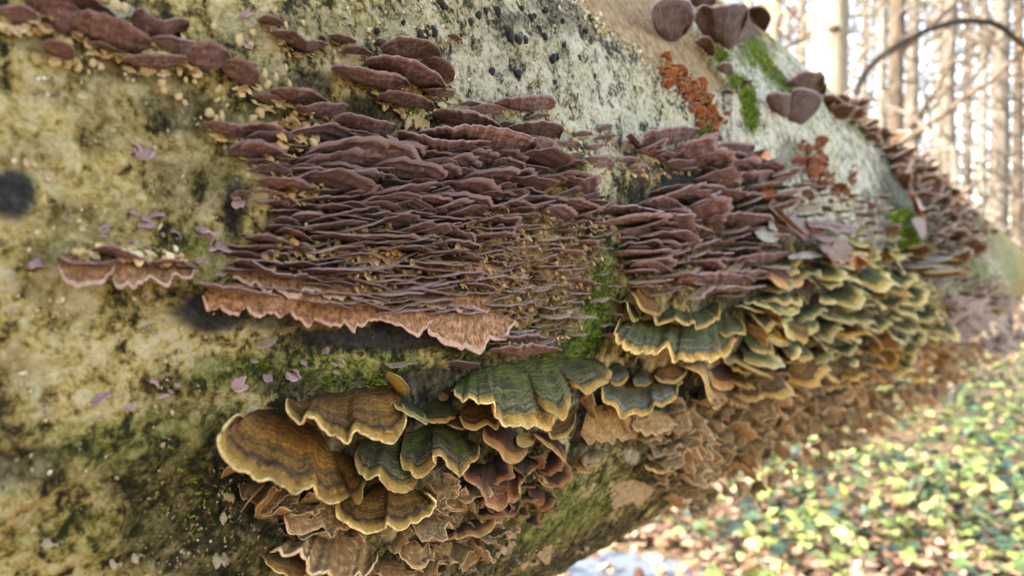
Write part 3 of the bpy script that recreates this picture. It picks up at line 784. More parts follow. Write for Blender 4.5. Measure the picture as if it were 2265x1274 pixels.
def traced_pieces(kind, bpts, rpts, H, h0=-2.5, seed=0):
    fm, mm, bm, side, vm, ruf, th = KIND[kind]
    bp_, rp_ = np.array(bpts, float), np.array(rpts, float)
    wpx = max(np.ptp(rp_[:, 0]), np.ptp(rp_[:, 1]) * 0.8, 10)
    hpx = np.linalg.norm(crom(bp_, 9) - crom(rp_, 9), axis=1).max()
    nu = 44 if kind in ('crust', 'white') else int(np.clip(wpx / 3.2, 14, 110)); nv = int(np.clip(hpx / 3.5, 8, 34))
    b = crom(bp_, nu); r = crom(rp_, nu)
    u = np.linspace(0, 1, nu)
    sd = seed * 3.7
    # a growing edge is never smooth: small lobes and nicks (in proportion to the piece)
    k = wpx / (6.0 if kind in ('crust', 'white') else 20.0)
    tail = kind in ('green', 'brown', 'blue', 'lime', 'orange', 'russet', 'tan', 'fuzzy', 'under', 'torn')
    rough_ = kind in ('crust', 'white')
    jit = (fbm(np.stack([u * k * 2 + sd, u * 0 + 1, u * 0], 1), 3, 3) - 0.5) * (min(14.0, wpx * 0.45) if rough_ else min(14.0, wpx * 0.105) if tail else 13.0 if kind == 'frill' else min(8.0, wpx * 0.065)) * np.minimum(1, np.minimum(u, 1 - u) * 10)
    d2 = nrm(r - b + 1e-6)
    r = r + d2 * jit[:, None] * ruf
    scal = np.ones(nu)
    if kind in ('green', 'brown', 'blue', 'tan', 'russet', 'fuzzy', 'frill') and wpx > 60:
        nl = wpx / (34.0 if kind == 'green' else 48.0)
        scal = np.abs(np.sin(math.pi * (u * nl + seed * 0.37 + 0.8 * fbm(np.stack([u * 5 + sd, u * 0, u * 0 + 4], 1), 2, 5)))) ** 0.7
        r = r + d2 * ((scal - 0.6) * min(11.0, wpx * 0.05) * (0.45 if kind == 'frill' else 1.0) * np.minimum(1, np.minimum(u, 1 - u) * 8))[:, None]
    if rough_: b = b - d2 * np.roll(jit, nu // 3)[:, None] * ruf
    v = np.linspace(0, 1, nv)
    PX = b[:, None] * (1 - v)[None, :, None] + r[:, None] * v[None, :, None]
    _, a0, p0 = hit(b[[nu // 2]])
    dep = np.linalg.norm(hit(b[[nu // 2]])[0][0] - CAMP)
    pxm = dep / FPX
    if H is None: H = float(np.clip(0.42 * wpx * pxm * 1000, 4, 24))
    end = 0.30 + 0.70 * np.clip(np.sin(np.pi * np.clip(u * 0.94 + 0.03, 0, 1)), 0, 1) ** 0.6
    hv = h0 + (H - h0) * (v[None, :] ** 0.85) * end[:, None]
    hv = hv / 1000
    fold = (fbm(np.stack([u * max(3, wpx / 22) + sd, u * 0, u * 0 + 7], 1), 3, 8) - 0.5)
    und = (fbm(np.stack([u * 3.0 + sd, u * 0, u * 0 + 3], 1), 1, 8) - 0.5)
    amp = wpx * pxm
    fur = (fbm(np.stack([u * max(4, wpx / 9) + sd, u * 0, u * 0 + 9], 1), 2, 8) - 0.5) * (1.0 if tail else 0.8)
    dz = ruf * (0.065 * amp * fold[:, None] * v[None, :] ** 1.1 + (0.14 if kind == 'green' else 0.10 if kind == 'dark_ear' else 0.05) * min(amp, 0.05) * fur[:, None] * v[None, :] ** 0.8 + 0.07 * amp * und[:, None] * v[None, :] ** 1.6)
    dz = dz - ruf * 0.055 * min(amp, 0.045) * (1 - scal)[:, None] * v[None, :] ** 0.8
    ring = np.sin((v[None, :] + 0.05 * fold[:, None]) * 22 + seed) * 0.006 * min(amp, .05) * v[None, :]
    flat = kind in ('crust', 'white')
    if flat:
        hv = (H / 1000) * np.ones_like(hv) * np.minimum(1, np.minimum(u, 1 - u)[:, None] * 8 + 0.2); dz = dz * 0.15; ring = ring * 0
    P = hit(PX.reshape(-1, 2), hv.ravel())[0].reshape(nu, nv, 3)
    dirs = nrm(CAMP - P)
    # ruffle along the viewing-independent sheet direction (mean of outward and up)
    P = P + (dz + ring)[..., None] * nrm(-sv * 0.55 + uv_ * (0.8 if side == 'cap' else -0.8))
    Nf = grid_normals(P, dirs)
    # smooth the normals so that the back sheet stays clean
    t = th / 1000 * (0.35 + 0.65 * (1 - v[None, :]) ** 0.6) * np.clip(np.minimum(u, 1 - u)[:, None] * 12 + 0.06, 0, 1) * np.ones((nu, nv))
    t = t * float(np.clip(amp / 0.03, 0.35, 1.3))
    return P, Nf, t, vm, (fm, mm, bm), side, wpx

def T(kind, b, r, label, H=None, h0=-2.5, name=None, cat=None, group=None, parts=None):
    k = len(TRACED)
    P, Nf, t, vm, mats, side, wpx = traced_pieces(kind, b, r, H, h0, k + 1)
    loc = P[P.shape[0] // 2, 0].copy()
    pcs = make_meshes('m', P - loc, Nf, t, vm)
    if kind in ('crust', 'white'): nm, ct, gp = 'crust_fungus', 'crust fungus', 'pale crusts flat on the bark'
    elif kind == 'leaf' or kind.startswith('leaf'): nm, ct, gp = 'dead_leaf', 'dead leaf', 'dead leaves caught on the log'
    elif kind in ('violet', 'ear', 'dark_ear', 'frill', 'pale'): nm, ct, gp = 'violet_bracket', 'bracket fungus', 'violet bracket fungi on the log'
    else: nm, ct, gp = 'turkey_tail', 'bracket fungus', 'turkey tail fungi on the log'
    nm, ct, gp = name or nm, cat or ct, group or gp
    if parts is None: parts = wpx > 44 and kind not in ('crust', 'white') and not kind.startswith('leaf')
    if parts:
        o = empty(nm, tuple(loc))
        names = ('pore_surface', 'margin', 'cap') if side == 'pore' else ('cap', 'margin', 'pore_surface')
        for (V, F, U), pn_, m in zip(pcs, names, mats):
            put(pn_, mesh_np(pn_, V, F, True, U), [m], o)
    else:
        o = put(nm, single_mesh(nm, pcs), mats, loc=tuple(loc))
    tag(o, label, ct, gp)
    BASES.append((kind, np.array(b, float)))
    TRACED.append((o, np.vstack([np.array(b, float), np.array(r, float)[::-1]])))
    return o

V = 'violet'
# --- upper left band
T(V, [(0, 50), (30, 60), (60, 62), (84, 55)], [(-6, 18), (40, 8), (78, 24), (88, 48)], 'brown hairy bracket in the top left corner of the log')
T(V, [(92, 45), (130, 78), (165, 82), (178, 52)], [(82, 14), (128, -2), (170, 16), (184, 42)], 'dark bracket second from the top left corner, above a cream lump')
T(V, [(165, 70), (210, 97), (260, 116), (310, 118), (330, 104)], [(156, 36), (200, 28), (260, 42), (300, 64), (328, 82), (336, 98)], 'broad sloping brown bracket in the middle of the top left band', 16)
T(V, [(60, 30), (130, 26), (200, 30), (250, 45)], [(50, -8), (120, -20), (200, -6), (262, 40)], 'long bracket cut by the top edge above the upper left band')
T(V, [(300, 72), (330, 90), (370, 84), (412, 72)], [(288, 42), (312, 20), (350, 44), (400, 40), (420, 54), (414, 70)], 'notched plum bracket at the upper right of the top left band', 12)
T(V, [(276, 143), (320, 156), (370, 155), (413, 140)], [(268, 131), (300, 123), (360, 124), (418, 128)], 'long thin bracket underneath the top left band')
T(V, [(340, 108), (380, 124), (420, 128), (442, 112)], [(332, 86), (366, 80), (402, 87), (442, 96)], 'low bracket joining the halves of the top left band')
T(V, [(418, 142), (445, 162), (476, 164), (508, 145)], [(412, 126), (430, 97), (466, 91), (502, 110), (514, 130)], 'rounded brown bracket second from the right end of the top left band', 14)
T(V, [(486, 155), (500, 177), (535, 194), (566, 188)], [(490, 148), (511, 131), (546, 137), (574, 160), (573, 180)], 'rounded brown bracket at the right end of the top left band', 14)
T(V, [(200, 108), (230, 118), (264, 122)], [(192, 101), (220, 91), (252, 104), (270, 118)], 'flat mauve bracket under the left part of the top left band')
T('ear', [(100, 118), (130, 136), (158, 132)], [(90, 95), (120, 90), (160, 104), (166, 126)], 'blurred pale pink lump with a dark mouth below the top left band', 10)
# --- small group right of the band
T(V, [(605, 80), (640, 106), (680, 119), (716, 108)], [(595, 72), (620, 67), (651, 70), (676, 88), (700, 91), (727, 100)], 'wavy bracket below cream specks, upper middle left', 12)
T(V, [(575, 52), (600, 62), (625, 58)], [(566, 44), (590, 35), (618, 42), (630, 55)], 'small bracket with cream edges above the wavy upper bracket', 8)
T(V, [(735, 90), (760, 101), (786, 97)], [(725, 80), (745, 77), (772, 82), (790, 91)], 'topmost thin bracket left of the big fan pile', 9)
T(V, [(765, 122), (790, 129), (818, 126)], [(750, 118), (765, 105), (797, 103), (827, 120)], 'small bracket between the topmost thin one and the big fan pile', 9)
# --- pile of big fans
T('ear', [(848, 120), (880, 131), (930, 134), (972, 131)], [(841, 108), (868, 91), (895, 84), (930, 83), (954, 93), (970, 108), (975, 128)], 'big plum fan at the top of the upper pile of fans', 17)
T(V, [(832, 103), (842, 110), (856, 108)], [(828, 96), (834, 86), (850, 87), (858, 96)], 'little dark lobe at the left shoulder of the top fan', 6)
T('ear', [(938, 140), (960, 165), (985, 182), (1000, 184)], [(934, 131), (965, 127), (991, 138), (1004, 155), (1003, 180)], 'wrinkled plum fan at the right side of the upper pile of fans', 15)
T('ear', [(816, 150), (860, 170), (905, 190), (945, 203), (982, 205)], [(806, 143), (826, 127), (860, 125), (906, 131), (942, 149), (967, 166), (984, 185), (987, 202)], 'largest ribbed fan in the middle of the upper pile of fans', 22)
T('ear', [(736, 158), (766, 177), (800, 192), (850, 204), (890, 200), (906, 192)], [(729, 151), (746, 145), (800, 151), (850, 159), (890, 169), (908, 187)], 'long fan with a dark upper rim at the left of the upper pile', 19)
T(V, [(936, 205), (966, 222), (992, 223)], [(930, 198), (970, 195), (1006, 199), (1006, 208)], 'thin lobe low at the right of the upper pile of fans', 9)
T(V, [(838, 223), (870, 234), (900, 243), (940, 247), (960, 243)], [(834, 218), (850, 207), (890, 206), (932, 214), (957, 230), (963, 241)], 'smooth fan lowest in the upper pile, above cream buds', 14)
# --- left cluster, upper shelves
T(V, [(1012, 239), (1037, 241), (1064, 236)], [(1008, 233), (1035, 223), (1066, 230)], 'small lens-shaped bracket below three white buds')
T(V, [(1042, 247), (1070, 257), (1100, 257), (1117, 248)], [(1038, 243), (1065, 231), (1096, 231), (1120, 240)], 'lens-shaped bracket between the small one and the large knobbly one')
T('ear', [(1100, 237), (1140, 247), (1176, 254), (1216, 246)], [(1093, 230), (1120, 221), (1160, 215), (1180, 211), (1216, 215), (1229, 225), (1228, 236)], 'large knobbly bracket at the top right of the left cluster', 15)
T(V, [(1162, 267), (1190, 269), (1214, 259)], [(1158, 264), (1186, 251), (1218, 252)], 'thin lobe hanging just under the large knobbly bracket')
T('ear', [(955, 258), (980, 274), (1030, 283), (1080, 283), (1104, 282)], [(950, 250), (970, 243), (1010, 244), (1052, 253), (1092, 269), (1109, 279)], 'long sloping bracket above the widest shelf of the left cluster', 17)
T('ear', [(925, 305), (970, 313), (1040, 329), (1090, 342), (1140, 344), (1177, 339)], [(918, 298), (960, 284), (1010, 279), (1070, 277), (1116, 286), (1152, 296), (1182, 307), (1190, 322), (1183, 336)], 'widest shelf of the left cluster, with a scrolled right end', 22)
T('ear', [(876, 320), (910, 339), (960, 345), (1020, 335), (1077, 325)], [(871, 306), (890, 297), (931, 305), (980, 317), (1040, 315), (1084, 311), (1088, 319)], 'wavy long shelf just under the widest shelf of the left cluster', 19)
T('ear', [(1125, 294), (1160, 301), (1200, 306), (1236, 312)], [(1120, 287), (1160, 272), (1201, 267), (1237, 275), (1247, 290), (1241, 306)], 'finely ribbed fan at the right end of the left cluster, beside white crust', 15)
T('ear', [(1140, 345), (1152, 359), (1172, 369), (1197, 371)], [(1168, 299), (1200, 303), (1228, 314), (1235, 330), (1217, 351), (1203, 367)], 'tall ribbed fan at the right end under the finely ribbed one', 14)
T(V, [(1105, 279), (1122, 285), (1142, 282)], [(1101, 275), (1120, 268), (1144, 276)], 'tiny dark lens above the finely ribbed fan')
T(V, [(600, 212), (640, 230), (690, 237), (719, 229)], [(597, 200), (640, 194), (691, 202), (717, 214), (724, 226)], 'long plum bracket at the top left of the left cluster', 14)
T(V, [(558, 220), (590, 234), (623, 231)], [(554, 215), (580, 207), (611, 211), (630, 222)], 'small bracket under the left end of the long plum bracket')
T(V, [(652, 250), (690, 267), (735, 264), (769, 249)], [(648, 242), (665, 232), (720, 229), (767, 231), (773, 240)], 'plum bracket directly below the long plum one', 14)
T('ear', [(735, 284), (770, 299), (820, 308), (862, 300)], [(732, 269), (750, 254), (790, 255), (831, 265), (872, 274), (880, 285)], 'twisted bracket left of the dark gap with cream buds', 16)
T(V, [(670, 286), (700, 295), (732, 291)], [(665, 278), (690, 271), (720, 272), (738, 278)], 'little bracket tucked left under the twisted bracket')
T(V, [(460, 282), (490, 303), (520, 306), (537, 296)], [(447, 273), (480, 267), (516, 274), (541, 290)], 'lone bracket with a cream ruff at the left edge of the cluster', 11)
T(V, [(545, 290), (590, 305), (637, 308)], [(540, 282), (565, 273), (601, 276), (644, 296)], 'flat bracket right of the lone bracket with a cream ruff', 12)
T(V, [(530, 340), (545, 349), (592, 346), (632, 349)], [(525, 329), (550, 315), (591, 321), (638, 341)], 'arched mauve bracket with cream lobes under its left end', 13)
T(V, [(575, 408), (605, 420), (640, 424), (700, 432)], [(572, 402), (615, 390), (660, 398), (708, 420)], 'arched mauve shelf with two cream lobes hanging beneath it', 15)
T(V, [(520, 440), (540, 437), (555, 432)], [(508, 432), (530, 420), (558, 428)], 'small pink bracket with a cream back beside the black patch', 8)
T(V, [(690, 468), (740, 478), (790, 470)], [(688, 462), (730, 451), (772, 455), (796, 466)], 'smooth mauve bracket on a cream stem in the left cluster', 14)
T(V, [(730, 480), (790, 494), (850, 496)], [(726, 477), (780, 474), (815, 485), (856, 490)], 'thin violet blade under the smooth mauve bracket', 13)
T(V, [(545, 532), (590, 545), (640, 552)], [(540, 527), (585, 517), (630, 532), (650, 546)], 'arched violet bracket with a cream hood, left end of cluster', 14)
T(V, [(615, 518), (650, 530), (690, 540)], [(610, 512), (640, 505), (675, 520), (696, 536)], 'sloping violet bracket under a cream hood right of the arched one', 12)
T(V, [(645, 560), (665, 580), (690, 575)], [(655, 535), (680, 540), (698, 560), (694, 572)], 'pointed rusty bracket hanging below the sloping violet one', 10)
T(V, [(515, 583), (570, 605), (640, 622), (705, 628)], [(512, 575), (560, 580), (620, 604), (680, 612), (712, 624)], 'long thin violet blade second above the brown frill', 16)
T(V, [(440, 632), (500, 650), (560, 660), (615, 663)], [(430, 624), (480, 628), (540, 636), (590, 648), (622, 658)], 'long violet blade lying on the left end of the brown frill', 18)
T(V, [(668, 670), (720, 684), (778, 688)], [(664, 662), (710, 666), (750, 674), (784, 684)], 'violet blade lying on the middle of the brown frill', 17)
T(V, [(780, 668), (830, 688), (875, 692)], [(776, 662), (820, 672), (858, 684), (880, 690)], 'violet blade lying on the right part of the brown frill', 15)
# brown frills
T('frill', [(470, 630), (520, 628), (580, 632), (640, 640), (700, 642), (760, 648), (830, 662)], [(452, 668), (462, 690), (495, 698), (535, 692), (575, 705), (620, 712), (660, 722), (690, 733), (730, 728), (770, 726), (815, 716), (845, 698)], 'wide brown velvety frill with a pinkish scalloped lip, on the left', 9, 4)
T('frill', [(820, 672), (870, 676), (920, 678), (965, 684)], [(830, 704), (846, 712), (880, 718), (912, 738), (938, 738), (952, 716), (962, 690)], 'middle brown velvety frill with a pink lip left of the dark notch', 9, 4)
T('frill', [(965, 695), (1010, 690), (1060, 690), (1120, 696)], [(950, 716), (956, 750), (988, 756), (1015, 770), (1052, 780), (1088, 762), (1122, 742), (1142, 712)], 'right brown velvety frill with a ragged pink lip', 10, 4)
T('frill', [(520, 585), (580, 590), (640, 600), (690, 606)], [(515, 612), (545, 628), (590, 640), (640, 650), (695, 640)], 'brown velvety tissue between the upper violet blades above the wide frill', 7, 2)
T('frill', [(690, 605), (760, 612), (840, 622), (880, 630)], [(690, 640), (730, 656), (790, 662), (845, 672), (886, 662)], 'brown velvety tissue between blades above the middle frill', 7, 2)
T('frill', [(880, 632), (960, 636), (1040, 645), (1090, 655)], [(880, 664), (930, 680), (1000, 690), (1060, 696), (1095, 684)], 'brown velvety tissue between blades above the ragged right frill', 7, 2)
T('frill', [(740, 545), (820, 552), (900, 560)], [(740, 568), (790, 582), (850, 588), (905, 584)], 'strip of tan velvety tissue in the lower middle of the left cluster', 6, 2)
T('frill', [(940, 575), (1040, 580), (1110, 590)], [(940, 600), (1000, 612), (1060, 614), (1115, 608)], 'strip of tan velvety tissue left of the lower seam rows', 6, 2)
T('frill', [(140, 560), (190, 562), (240, 570)], [(130, 585), (140, 615), (175, 633), (215, 630), (250, 610), (256, 590)], 'left brown frill of the lone violet group on the pale bark', 9, 3)
T('frill', [(240, 575), (300, 580), (350, 590), (390, 590), (425, 600)], [(250, 615), (262, 640), (295, 642), (325, 628), (365, 630), (392, 612), (420, 618), (440, 600)], 'right brown frill of the lone violet group on the pale bark', 9, 3)
T(V, [(130, 570), (180, 588), (250, 592), (268, 580)], [(122, 562), (160, 580), (210, 584), (265, 574)], 'violet blade over the left frill of the lone group', 13)
T(V, [(210, 565), (260, 578), (300, 586), (335, 598)], [(200, 552), (250, 548), (300, 566), (340, 590)], 'dark violet hump in the middle of the lone group', 13)
T(V, [(325, 595), (370, 592), (430, 602)], [(320, 590), (360, 572), (400, 574), (436, 592)], 'violet blade at the right end of the lone group', 11)
# below the seam left
T(V, [(1085, 755), (1130, 765), (1200, 758)], [(1075, 752), (1120, 745), (1180, 738), (1210, 748)], 'dark torn violet bracket right of the ragged frill', 12)
T(V, [(1090, 780), (1150, 790), (1230, 778)], [(1080, 776), (1140, 766), (1210, 768), (1248, 776)], 'lowest torn violet bracket above the green fan', 13)
T('pale', [(860, 800), (885, 796), (905, 800)], [(848, 802), (870, 812), (900, 808), (928, 800)], 'cream and violet bracket alone on the moss above the brown fan', 9)
T(V, [(992, 806), (1020, 818), (1050, 812)], [(986, 802), (1010, 796), (1040, 800), (1064, 806)], 'violet bracket above the left end of the big green fan', 9)
T('pale', [(566, 750), (590, 742), (612, 738)], [(562, 762), (580, 770), (600, 762), (616, 748)], 'single lilac and white bracket on bark below the brown frill', 8)
T(V, [(1335, 745), (1360, 752), (1372, 745)], [(1332, 742), (1350, 736), (1374, 740)], 'pale pinkish tag left of the striped green fan')
# --- ovals by the seam
for b, r, lab in [
    ([(1270, 304), (1290, 308), (1309, 305)], [(1266, 297), (1285, 290), (1306, 291), (1313, 300)], 'dark oval bracket beside the white crust, right of the left cluster'),
    ([(1318, 294), (1340, 293), (1355, 283)], [(1315, 290), (1335, 275), (1357, 277)], 'tilted oval bracket highest of the loose ovals'),
    ([(1315, 312), (1340, 312), (1363, 304)], [(1311, 308), (1340, 297), (1367, 299)], 'flat oval bracket just under the tilted highest oval'),
    ([(1240, 326), (1260, 332), (1279, 327)], [(1236, 318), (1260, 310), (1281, 316), (1283, 325)], 'oval bracket touching the white crust, below the dark oval'),
    ([(1292, 333), (1315, 339), (1340, 329)], [(1289, 325), (1320, 318), (1342, 321)], 'thin oval bracket second above the fat oval'),
    ([(1298, 360), (1310, 377), (1330, 383), (1351, 375)], [(1295, 351), (1320, 344), (1351, 347), (1359, 360), (1354, 371)], 'fattest oval bracket standing alone on the grey bark'),
    ([(1370, 363), (1392, 369), (1415, 361)], [(1366, 355), (1385, 347), (1411, 349), (1418, 357)], 'upper one of two ovals between the two clusters'),
    ([(1390, 377), (1412, 388), (1433, 381)], [(1386, 371), (1410, 363), (1433, 367), (1437, 375)], 'lower one of two ovals between the two clusters'),
    ([(1230, 358), (1250, 361), (1268, 355)], [(1225, 352), (1250, 345), (1270, 350)], 'small oval bracket low left among the loose ovals'),
    ([(1255, 352), (1275, 358), (1292, 350)], [(1250, 347), (1272, 338), (1294, 344)], 'small oval squeezed between the fat oval and the cluster')]:
    T(V, b, r, lab)
# --- right cluster
T('ear', [(1392, 310), (1416, 333), (1452, 328), (1500, 321), (1537, 304)], [(1383, 303), (1398, 297), (1413, 309), (1431, 289), (1470, 282), (1510, 280), (1546, 282), (1543, 298)], 'big feathery bracket at the top left of the right cluster', 19)
T(V, [(1545, 320), (1570, 324), (1593, 314)], [(1538, 310), (1565, 297), (1592, 296), (1599, 308)], 'bracket under the bright moss tuft at the top of the right cluster', 11)
T('ear', [(1518, 340), (1550, 359), (1590, 361), (1617, 349)], [(1514, 330), (1535, 324), (1580, 329), (1620, 342)], 'wide bracket below the orange crust in the right cluster', 16)
T('ear', [(1580, 334), (1610, 348), (1650, 348), (1666, 340)], [(1573, 325), (1610, 316), (1650, 317), (1670, 322), (1667, 336)], 'upper right bracket of the right cluster, above the orange leaf tip', 15)
T(V, [(1450, 350), (1480, 358), (1518, 348)], [(1446, 345), (1475, 337), (1520, 338)], 'thin shelf under the big feathery bracket')
T(V, [(1465, 372), (1500, 380), (1540, 372)], [(1460, 362), (1500, 352), (1550, 358)], 'dark thin shelf above the black hollow of the right cluster')
T(V, [(1570, 372), (1620, 382), (1690, 364)], [(1566, 366), (1620, 352), (1680, 350), (1700, 354)], 'long bracket pointing at the orange leaf tip', 20)
T('ear', [(1640, 400), (1670, 412), (1700, 395)], [(1634, 388), (1670, 380), (1712, 382), (1706, 394)], 'pointed bracket above the rolled dead leaf, right edge of cluster', 18)
T('ear', [(1585, 416), (1610, 416), (1641, 409)], [(1578, 412), (1600, 399), (1626, 396), (1646, 397), (1644, 406)], 'blunt bracket right of the black hollow', 14)
T('ear', [(1505, 436), (1550, 434), (1602, 432)], [(1498, 430), (1530, 414), (1561, 409), (1601, 414), (1611, 423)], 'long bracket just below the black hollow', 17)
T('ear', [(1430, 462), (1460, 481), (1500, 483), (1526, 472)], [(1423, 452), (1450, 443), (1481, 439), (1511, 454), (1533, 466)], 'rounded bracket at the left of the right cluster', 16)
T(V, [(1362, 472), (1390, 493), (1420, 502), (1451, 480)], [(1356, 460), (1380, 454), (1420, 459), (1456, 470)], 'leftmost dark bracket of the right cluster beside the seam', 14)
T('ear', [(1520, 468), (1555, 472), (1597, 460)], [(1513, 460), (1550, 444), (1591, 439), (1615, 439), (1603, 453)], 'pointed pale brown bracket in the middle of the right cluster', 18)
T('ear', [(1575, 492), (1620, 508), (1670, 515), (1692, 510)], [(1568, 480), (1620, 469), (1680, 469), (1706, 477), (1707, 496), (1694, 507)], 'largest squared bracket at the right edge of the right cluster', 22)
T('ear', [(1445, 508), (1490, 523), (1540, 529), (1572, 517)], [(1438, 500), (1470, 489), (1521, 494), (1562, 504), (1582, 511)], 'broad bracket with a pale upper rim in the right cluster', 18)
T(V, [(1375, 528), (1400, 533), (1432, 522)], [(1372, 515), (1390, 505), (1421, 502), (1444, 510)], 'arched bracket at the left edge of the right cluster, halfway down')
T(V, [(1390, 562), (1420, 570), (1450, 562)], [(1386, 552), (1405, 544), (1441, 546), (1456, 553)], 'flat bracket left of the humped bracket, right cluster')
T('ear', [(1447, 567), (1470, 575), (1507, 577)], [(1448, 558), (1465, 546), (1491, 544), (1512, 555), (1516, 571)], 'humped bracket in the lower half of the right cluster', 16)
T('ear', [(1395, 598), (1420, 614), (1450, 619), (1482, 615)], [(1393, 590), (1420, 577), (1456, 577), (1477, 592), (1488, 606)], 'arched bracket above the yellow curled turkey tail', 17)
T(V, [(1600, 588), (1660, 594), (1710, 582), (1742, 568)], [(1596, 577), (1650, 565), (1702, 559), (1750, 556)], 'long pale-rimmed blade below the bleached leaf', 22)
T(V, [(1590, 612), (1650, 622), (1700, 612)], [(1586, 606), (1640, 598), (1712, 602)], 'long thin blade at the bottom right of the right cluster', 20)
T(V, [(1500, 630), (1570, 640), (1660, 628)], [(1496, 620), (1560, 606), (1640, 606), (1672, 618)], 'long ragged blade low in the right cluster', 20)
# --- dark ears on the skyline
T('dark_ear', [(1452, 74), (1470, 88), (1490, 94), (1508, 84)], [(1442, 44), (1441, 16), (1460, 1), (1490, -6), (1521, 0), (1535, 25), (1532, 55), (1518, 74)], 'dark oval ear standing on the bare tan wood', 20)
T('dark_ear', [(1558, 84), (1590, 102), (1615, 114), (1632, 90)], [(1536, 48), (1545, 19), (1580, 11), (1630, 9), (1652, 14), (1655, 35), (1643, 66)], 'large dark ear in the middle of the skyline trio', 34)
T('dark_ear', [(1618, 112), (1640, 110), (1662, 96), (1676, 82)], [(1632, 60), (1645, 24), (1660, 19), (1690, 19), (1705, 38), (1698, 60), (1684, 77)], 'dark ear on the right of the skyline trio, against the wood', 12)
T('dark_ear', [(1545, 102), (1558, 120), (1572, 132)], [(1536, 95), (1550, 82), (1571, 84), (1582, 104), (1580, 122)], 'small dark ear below the skyline trio', 12)
T('dark_ear', [(1588, 158), (1600, 172), (1613, 174)], [(1583, 150), (1600, 139), (1619, 141), (1622, 156)], 'small dark ear beside a mossy gap under the trio', 10)
T('dark_ear', [(1528, 12), (1550, 22), (1574, 16)], [(1526, -2), (1560, -14), (1584, -2), (1579, 12)], 'ear cut by the top edge behind the dark oval ear', 14)
T('dark_ear', [(1745, 192), (1775, 203), (1810, 211), (1824, 210)], [(1736, 183), (1765, 164), (1800, 159), (1819, 160), (1826, 174), (1823, 184), (1830, 190), (1828, 206)], 'notched dark ear in front of the beech trunk', 24)
T('dark_ear', [(1705, 243), (1725, 260), (1745, 268), (1760, 252)], [(1695, 226), (1700, 211), (1720, 205), (1746, 207), (1757, 217)], 'left lobe of the heart-shaped dark bracket on the pale bark', 20)
T('dark_ear', [(1735, 264), (1755, 277), (1772, 282), (1797, 258)], [(1746, 214), (1760, 199), (1785, 196), (1811, 207), (1818, 220), (1811, 242)], 'right lobe of the heart-shaped dark bracket on the pale bark', 24)
T('dark_ear', [(1645, 186), (1652, 192), (1662, 186)], [(1640, 180), (1652, 176), (1668, 180)], 'tiny dark bracket on the pale bark above the mossy streak', 8)
T('dark_ear', [(1600, 208), (1612, 213), (1622, 208)], [(1596, 204), (1610, 198), (1626, 204)], 'tiny bracket at the tip of the bare wood', 8)
T(V, [(993, 84), (1008, 97), (1020, 92)], [(990, 79), (1008, 76), (1024, 89)], 'tiny lone bracket on speckled bark right of the top fan')

# --- turkey tails, lower middle
T('fuzzy', [(640, 1115), (670, 1105), (700, 1112), (722, 1122)], [(630, 1132), (640, 1165), (672, 1174), (705, 1166), (720, 1142)], 'grey-tan woolly lump under the big brown fan', 12, 2)
T('fuzzy', [(700, 1100), (740, 1108), (770, 1125)], [(695, 1140), (730, 1165), (775, 1160), (790, 1135)], 'woolly grey patch right of the woolly lump', 10, 2)
T('tan', [(600, 1215), (640, 1211), (670, 1221), (690, 1239)], [(582, 1232), (598, 1252), (640, 1267), (680, 1269), (699, 1250)], 'rounded fuzzy tan shell at the bottom, left of the ribbed one', 16)
T('fuzzy', [(640, 1188), (700, 1172), (760, 1170), (810, 1190), (832, 1212)], [(607, 1193), (612, 1205), (650, 1210), (670, 1224), (690, 1247), (720, 1267), (755, 1272), (790, 1257), (812, 1252), (832, 1236), (836, 1220)], 'ribbed woolly brown shell at the bottom of the log', 20)
T('fuzzy', [(885, 1196), (910, 1181), (936, 1186)], [(879, 1217), (900, 1247), (931, 1254), (947, 1236), (949, 1200)], 'pale wrinkled shell right of the ribbed woolly one', 10)
T('tan', [(560, 1088), (576, 1072), (596, 1060)], [(531, 1133), (546, 1112), (566, 1090), (586, 1068)], 'thin tan tongue hanging at lower left under the brown fan', 16)
T('under', [(585, 1145), (606, 1120), (632, 1092)], [(562, 1142), (570, 1122), (600, 1084), (626, 1066)], 'broad tan tongue beside the thin one under the brown fan', 14)
T('under', [(520, 1042), (545, 1046), (572, 1052)], [(488, 1058), (500, 1036), (530, 1028), (565, 1042)], 'small curled tan tongue at the far left under the brown fan', 14)
T('brown', [(722, 975), (745, 985), (782, 1008), (805, 1030)], [(774, 1092), (790, 1115), (801, 1101), (804, 1076), (820, 1050)], 'brown fan half hidden right of the big brown fan', 18)
T('brown', [(545, 918), (580, 900), (632, 900), (672, 918), (702, 944), (726, 975)], [(541, 918), (528, 918), (512, 926), (497, 943), (490, 970), (499, 997), (516, 1020), (555, 1045), (582, 1053), (607, 1053), (634, 1070), (660, 1084), (690, 1070), (706, 1085), (722, 1103), (745, 1110), (776, 1092)], 'biggest brown fan with a thick tan rim, lower left of the group', 27)
T('brown', [(800, 1092), (830, 1066), (870, 1062), (912, 1075), (932, 1082)], [(742, 1117), (748, 1137), (770, 1157), (800, 1172), (830, 1176), (848, 1167), (856, 1150), (870, 1162), (890, 1165), (930, 1147), (955, 1122), (958, 1102), (942, 1082)], 'two-lobed brown fan with a broad golden rim', 20)
T('dome', [(838, 1160), (850, 1157), (862, 1160)], [(832, 1177), (845, 1184), (864, 1180)], 'small golden tip under the two-lobed fan', 8)
T('green', [(800, 972), (840, 960), (882, 965), (922, 985), (934, 1010)], [(786, 1000), (790, 1022), (800, 1042), (818, 1054), (838, 1047), (846, 1062), (869, 1085), (900, 1088), (922, 1069), (928, 1046)], 'brown-green fan with rounded yellow lobes below the ruffled brown one', 20)
